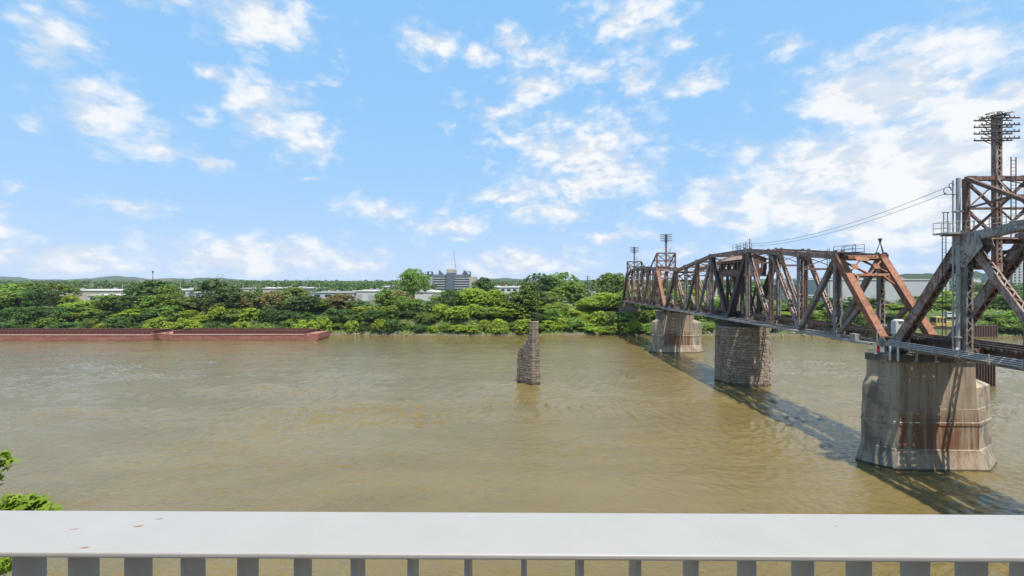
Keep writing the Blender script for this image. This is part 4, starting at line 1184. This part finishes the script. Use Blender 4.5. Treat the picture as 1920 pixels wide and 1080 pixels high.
def landing():
    Y = 175.5; b = MB(); x0, x1 = px2x(1812, Y), px2x(1872, Y); n = int((x1-x0)/.5); prof = []
    for i in range(n):
        x = x0+i*.5; d = .3 if i % 2 else 0; prof += [(x, Y-d), (x+.3, Y-d)]
    back = [(prof[-1][0], Y+1.2), (prof[0][0], Y+1.2)]
    loft(b, [[Vector((x, y, -1.5)) for x, y in prof+back], [Vector((x, y, 4.3)) for x, y in prof+back]])
    tag(b.build('sheet_pile_wall', M['sheetpile'], loc=((x0+x1)/2, Y, 0)), 'brown sheet pile retaining wall on the bank behind the near truss', 'wall')
landing()

# ------------------------------------------------------------------ balcony railing
def railing():
    rot = Matrix.Rotation(R(-.5), 4, 'Z')
    def tr(b):
        b.v = [tuple(rot @ Vector(v)) for v in b.v]; return b
    zt = CAMZ-.4245
    t = thing('balcony_railing', 'pale grey metal balcony railing across the bottom of the view', 'railing', (0, .78, zt-1.07))
    m, nt, bs = newmat('railing_cap_paint')
    w = wcoords(nt); n = noise_t(nt, wcoords(nt, (1,1,1)), 9, 6, .7); n2 = noise_t(nt, w, 70, 4, .6)
    c = mixc(nt, n, (.35,.337,.322), (.42,.405,.39)); c = mixc(nt, mth(nt, 'MULTIPLY', mrange(nt, n2, .62, .75), .25), c, (.5,.5,.5))
    sx = nt.nodes.new('ShaderNodeSeparateXYZ'); nt.links.new(w, sx.inputs[0])
    for (x, y, rx, ry) in ((-.640,.825,.007,.0028),(-.655,.80,.010,.004),(-.690,.735,.009,.0035),(-.76,.79,.009,.0028),(.57,.80,.006,.003),(-.885,.77,.012,.0025)):
        dx = mth(nt, 'DIVIDE', mth(nt, 'SUBTRACT', sx.outputs[0], x), rx); dy = mth(nt, 'DIVIDE', mth(nt, 'SUBTRACT', mth(nt, 'ADD', sx.outputs[1], mth(nt, 'MULTIPLY', mth(nt,'SUBTRACT',sx.outputs[0],x), -.22)), y), ry)
        rr = mth(nt, 'ADD', mth(nt, 'ADD', mth(nt, 'MULTIPLY', dx, dx), mth(nt, 'MULTIPLY', dy, dy)), mth(nt, 'MULTIPLY', n2, 1.4))
        c = mixc(nt, mrange(nt, rr, 1.6, .9), c, (.30,.15,.07) if x > -.8 and x < .5 else (.28,.27,.26))
    nt.links.new(c, bs.inputs['Base Color']); bs.inputs['Roughness'].default_value = .5
    b = MB(); b.box(-4, 4, .716, .850, zt-.010, zt); o = tr(b).build('handrail', m, t)
    bv = o.modifiers.new('bev', 'BEVEL'); bv.width = .0035; bv.segments = 3
    M['barpaint'] = plain('railing_bar_paint', (.47,.455,.44), .5, .08, 30)
    b = MB(); b.box(-4, 4, .757, .807, zt-1.0, zt-.988); tr(b).build('bottom_rail', M['barpaint'], t)
    p = .0952; k = -30
    for k in range(-30, 31):
        x = .0135+k*p; b = MB(); b.box(x-.0045, x+.0045, .757, .807, zt-.989, zt-.0105)
        o = tr(b).build('baluster', M['barpaint'], t)
        bv = o.modifiers.new('bev', 'BEVEL'); bv.width = .001; bv.segments = 2
    for x in (-3.9, 3.9):
        b = MB(); b.box(x-.025, x+.025, .757, .807, zt-1.07, zt-.0105); tr(b).build('post', M['barpaint'], t)
    b = MB(); b.box(-5, 5, -2.2, .88, zt-1.3, zt-1.07); struct(tr(b).build('balcony_floor', plain('balcony_concrete', (.27,.26,.25), .8)))
railing()
def unseen_wall():
    b = MB(); b.box(-30, 30, -2.6, -2.25, 6, 21.6); struct(b.build('unseen_building_wall', plain('dark_brick', (.16,.11,.09), .9, .2)))  # unseen wall added to darken the balusters' near faces, low enough for sun
unseen_wall()

# ------------------------------------------------------------------ near tree, only its outer twigs reach into view
def near_tree():
    global rnd
    rnd = random.Random(21)
    Y = 12.0; base = Vector((-17.5, 11.5, ground_z(-17.5, 11.5)))
    t = thing('maple_tree', 'leafy branch tips of a maple at the lower left corner', 'tree', base)
    shape = [(0,1),(.16,.55),(.55,.72),(.36,.30),(.95,.18),(.48,-.12),(.62,-.62),(.12,-.36),(0,-.75)]
    prof = shape+[(-x, y) for x, y in shape[-2:0:-1]]
    b = MB()
    def maple(p, s):
        n = (Vector((0,-.35,1))+unit()*.75).normalized(); a = n.cross(unit()).normalized(); c = n.cross(a)
        fold = rnd.uniform(-.3, .3)
        k = len(b.v); b.v.append(tuple(p)); 
        for x, y in prof: b.v.append(tuple(p+a*(x*s)+c*(y*s)-n*(abs(x)*s*.35*(1+fold))-n*(y*y*s*.2)))
        m = len(prof)
        for i in range(m): b.f.append((k, k+1+i, k+1+(i+1) % m))
    def spray(px, py, rpx, cnt, Yc=Y):
        c = Vector((px2x(px, Yc), Yc, py2z(py, Yc))); r = rpx*Yc/F
        for _ in range(cnt):
            d = unit()*r*rnd.random()**.5; maple(c+Vector((d.x, d.y, d.z*.62)), rnd.uniform(.11, .18))
        return c
    ends = [spray(-4, 868, 22, 26), spray(8, 848, 10, 7), spray(-12, 900, 18, 12), spray(18, 944, 24, 40), spray(58, 942, 22, 36), spray(84, 948, 11, 9), spray(40, 965, 34, 36), spray(74, 968, 24, 22), spray(-5, 975, 40, 70), spray(-6, 1062, 14, 40)]
    for _ in range(60):
        px = rnd.uniform(-480, -30); py = rnd.uniform(760, 1100); ends.append(spray(px, py, rnd.uniform(26, 60), 45, Y+rnd.uniform(-2, 2)))
    b.build('crown', M['leaf_maple'], t)
    def tr(bb):
        top = base+Vector((.4,.2,12)); bb.tube(base-UP, base+UP*6, .3, .22, 10); bb.tube(base+UP*6, top, .22, .08, 8)
        for e in ends:
            s = base+Vector((.2,.1,max(5, min(11.5, e.z-base.z-1.6)))); m = s.lerp(e, .55)+UP*.35
            bb.tube(s, m, .06, .03, 5); bb.tube(m, e, .03, .008, 5)
    part(t, 'trunk', M['bark'], tr)
near_tree()

# ------------------------------------------------------------------ sky, clouds, sun
SUN = Vector((.19, -.356, 1)).normalized()
el = math.asin(SUN.z); az = math.atan2(SUN.x, SUN.y)
world = bpy.data.worlds.new('World'); scene.world = world; world.use_nodes = True
nt = world.node_tree; nt.nodes.clear()
out = nt.nodes.new('ShaderNodeOutputWorld'); bg = nt.nodes.new('ShaderNodeBackground'); nt.links.new(bg.outputs[0], out.inputs[0])
sky = nt.nodes.new('ShaderNodeTexSky'); sky.sky_type = 'NISHITA'; sky.sun_disc = False; sky.sun_elevation = el; sky.sun_rotation = az
sky.air_density = 1.0; sky.dust_density = .6; sky.ozone_density = 2.0; sky.altitude = 100
tc = nt.nodes.new('ShaderNodeTexCoord'); sep = nt.nodes.new('ShaderNodeSeparateXYZ'); nt.links.new(tc.outputs['Generated'], sep.inputs[0])
A = mth(nt, 'ARCTAN2', sep.outputs[0], sep.outputs[1]); E = mth(nt, 'ARCSINE', sep.outputs[2])
cb = nt.nodes.new('ShaderNodeCombineXYZ'); nt.links.new(A, cb.inputs[0]); nt.links.new(E, cb.inputs[1])
def vop(op, a, b=None, c=None):
    n = nt.nodes.new('ShaderNodeVectorMath'); n.operation = op
    for i, s in enumerate((a, b, c)):
        if s is None: continue
        if isinstance(s, tuple): n.inputs[i].default_value = s
        else: nt.links.new(s, n.inputs[i])
    return n.outputs['Value'] if op in ('LENGTH', 'DOT_PRODUCT') else n.outputs[0]
def nz(vec, scale, detail, rough, dist=0, color=False):
    n = nt.nodes.new('ShaderNodeTexNoise'); nt.links.new(vec, n.inputs['Vector'])
    n.inputs['Scale'].default_value = scale; n.inputs['Detail'].default_value = detail; n.inputs['Roughness'].default_value = rough; n.inputs['Distortion'].default_value = dist
    return n.outputs['Color'] if color else n.outputs[0]
base_v = vop('MULTIPLY', cb.outputs[0], (1, 1.7, 1))
warp = vop('MULTIPLY', vop('SUBTRACT', nz(base_v, 9, 3, .6, 0, True), (.5,.5,.5)), (.10,.05,0))
wv = vop('ADD', cb.outputs[0], warp)
CL = [(95,75,76,46,.9),(60,15,60,22,.6),(150,10,40,20,.7),(485,32,120,48,1),(330,8,90,22,.8),(180,212,95,42,1),(60,225,70,40,.5),(300,272,52,28,1),(380,300,38,16,1),(300,240,60,20,.6),(495,185,75,34,1),(490,238,52,24,1),(575,262,52,36,1),(390,222,40,26,.6),(405,140,38,13,.8),(610,150,30,10,.5),(670,190,30,12,.6),(187,170,22,10,.7),
      (248,391,82,14,1),(15,348,22,14,.9),(15,388,60,16,.5),(110,487,150,30,1),(60,465,60,14,.7),(450,482,140,36,1.1),(560,478,110,34,1),(650,490,80,28,.8),(260,500,120,18,.6),
      (798,82,52,26,1),(900,104,44,16,.9),(960,72,52,20,.9),(1020,110,66,26,.8),(1175,42,90,40,1),(1270,80,60,30,.5),(1110,132,52,18,.9),(1195,138,52,28,.9),(1300,156,66,22,.9),(1010,170,62,34,.9),(940,150,30,12,.7),(930,205,70,28,.7),(850,232,30,14,.6),(1480,90,60,22,.7),(1345,70,30,10,.5),
      (1090,285,120,58,1.1),(1010,270,110,30,.8),(1110,340,90,40,1.1),(980,362,95,22,1),(1020,396,75,22,1),(1170,240,70,20,.7),(715,390,58,20,1),(840,424,66,22,1),(850,450,40,12,.7),(980,494,110,28,1),(1080,500,50,16,.8),(1150,441,66,14,.9),(1290,476,70,14,.8),(585,336,34,8,.6),
      (1690,165,150,60,1.35),(1600,200,90,34,1.2),(1830,215,120,50,1.3),(1905,185,60,40,1),(1800,106,70,22,1),(1625,122,30,9,.6),(1600,312,170,56,1.4),(1450,372,150,44,1.35),(1310,398,110,20,1.1),(1740,300,190,70,1.4),(1700,390,220,52,1.4),(1560,400,150,34,1),(1500,436,90,14,.7),(1870,300,120,60,.9),(1720,504,90,12,.9),(2050,330,150,80,1),(-120,420,150,30,1)]
best = None
for (px, py, rx, ry, g) in CL:
    a0 = math.atan((px-960)/F); h = math.hypot(F, px-960); e0 = math.atan((HZ-py)/h)
    ra = rx/F*math.cos(a0)**2*1.25; re = ry/h*1.3
    m = vop('MULTIPLY_ADD', wv, (1/ra, 1/re, 0), (-a0/ra, -e0/re, 0)); l = vop('LENGTH', m)
    l = mth(nt, 'MULTIPLY_ADD', l, -1.0, g)
    best = l if best is None else mth(nt, 'MAXIMUM', best, l)
best = mth(nt, 'MAXIMUM', best, -1.0)
n_big = nz(base_v, 12, 8, .56, .2); n_fine = nz(base_v, 30, 6, .55, .2)
nsum = mth(nt, 'ADD', mth(nt, 'MULTIPLY', n_big, .62), mth(nt, 'MULTIPLY', n_fine, .38))
dens = mth(nt, 'ADD', mth(nt, 'MULTIPLY', best, .62), mth(nt, 'MULTIPLY', mth(nt, 'SUBTRACT', nsum, .5), 2.6))
cov = mrange(nt, dens, -.16, .72)
# sparse clouds elsewhere in the sky (overhead and behind the viewer)
zc = mth(nt, 'MAXIMUM', sep.outputs[2], .08)
pl = nt.nodes.new('ShaderNodeCombineXYZ'); nt.links.new(mth(nt, 'DIVIDE', sep.outputs[0], zc), pl.inputs[0]); nt.links.new(mth(nt, 'DIVIDE', sep.outputs[1], zc), pl.inputs[1])
other = mrange(nt, nz(pl.outputs[0], 1.6, 7, .6, .4), .55, .72)
away = mth(nt, 'MAXIMUM', mrange(nt, sep.outputs[1], .25, -.1), mrange(nt, E, R(36), R(46)))
cov = mth(nt, 'MAXIMUM', cov, mth(nt, 'MULTIPLY', other, away))
cov = mth(nt, 'MULTIPLY', cov, mrange(nt, E, R(-.5), R(1.5)))
SKYFIT = ((1.06, 1.83, .40), (1.74, 3.75, .18), (3.15, 6.25, .07))   # milky summer air: reference value, gain, power per channel
# thin brightening of the clear air toward the horizon
sp3 = nt.nodes.new('ShaderNodeSeparateColor'); nt.links.new(sky.outputs[0], sp3.inputs[0]); cm3 = nt.nodes.new('ShaderNodeCombineColor')
for i, (k, g0, p0) in enumerate(SKYFIT):
    nt.links.new(mth(nt, 'MULTIPLY', mth(nt, 'POWER', mth(nt, 'DIVIDE', sp3.outputs[i], k), p0), g0), cm3.inputs[i])
skyc = cm3.outputs[0]
n_up = nz(vop('ADD', base_v, (.004, .022, 0)), 11, 6, .62, .3)
lit = mth(nt, 'MULTIPLY', mth(nt, 'SUBTRACT', n_big, n_up), 3.0)
shade = mrange(nt, mth(nt, 'ADD', mth(nt, 'ADD', mth(nt, 'MULTIPLY', dens, .22), lit), mth(nt, 'MULTIPLY', n_fine, .5)), .10, .62)
CLOUD_A = (5.0, 5.35, 5.85); CLOUD_B = (6.5, 6.5, 6.5)
cc = mixc(nt, shade, CLOUD_A, CLOUD_B)
final = mixc(nt, mth(nt, 'MULTIPLY', cov, .93), skyc, cc)
nt.links.new(final, bg.inputs[0]); bg.inputs[1].default_value = .1

REFL = {'muddy_river_water': .74, 'railing_cap_paint': .74, 'railing_bar_paint': 1.0, 'brown_grey_stone': .72, 'rough_grey_stone': .58, 'rust_brown': 1.0, 'rust_brown_mixed': .95, 'dull_grey_steel': 1.0, 'dark_steel': 1.0, 'flaking_grey_paint': .82, 'stained_concrete': .72}
sun = bpy.data.lights.new('sun', 'SUN'); sun.energy = 5.0; sun.angle = R(.5); sun.color = (1, .94, .83)
so = bpy.data.objects.new('sun', sun); COL.objects.link(so); so.rotation_euler = SUN.to_track_quat('Z', 'Y').to_euler(); so.location = (0, 0, 200)

# ------------------------------------------------------------------ summer haze
def haze():
    b = MB(); b.box(-9100, 9100, -200, 9600, -5, 170)
    m = bpy.data.materials.new('haze_air'); m.use_nodes = True; t = m.node_tree; t.nodes.clear()
    o = t.nodes.new('ShaderNodeOutputMaterial'); v = t.nodes.new('ShaderNodeVolumePrincipled')
    v.inputs['Color'].default_value = (.80, .90, 1, 1); v.inputs['Density'].default_value = HAZE
    t.links.new(v.outputs[0], o.inputs['Volume']); struct(b.build('haze', m), 'stuff', 'thin pale blue summer haze over the distance')
HAZE = 5.5e-5
haze()

# ------------------------------------------------------------------ camera
cam = bpy.data.cameras.new('camera'); co = bpy.data.objects.new('camera', cam); COL.objects.link(co)
co.location = (0, 0, CAMZ); co.rotation_euler = (R(90), 0, 0)
cam.sensor_width = 36; cam.lens = 36*F/1920; cam.shift_y = -(540-HZ)/1920; cam.clip_start = .05; cam.clip_end = 20000
scene.camera = co
scene.view_settings.view_transform = 'Standard'; scene.view_settings.look = 'None'; scene.view_settings.exposure = .6; scene.view_settings.gamma = 1
scene.cycles.max_bounces = 6; scene.cycles.diffuse_bounces = 3; scene.cycles.glossy_bounces = 3; scene.cycles.transparent_max_bounces = 4
scene.cycles.use_denoising = True
# one reflectance scale for every surface, so that sunlit things sit right at this exposure
for m in bpy.data.materials:
    t = m.node_tree
    for n in list(t.nodes):
        sk = {'BSDF_PRINCIPLED': 'Base Color', 'BSDF_TRANSLUCENT': 'Color'}.get(n.type)
        if not sk: continue
        i = n.inputs[sk]
        if not i.is_linked: continue
        src = i.links[0].from_socket
        t.links.new(mixc(t, 1.0, src, (REFL.get(m.name, .81 if 'leaves' in m.name else .68),)*3, 'MULTIPLY'), i)
for o in bpy.data.objects:
    if '_w' in o: del o['_w']
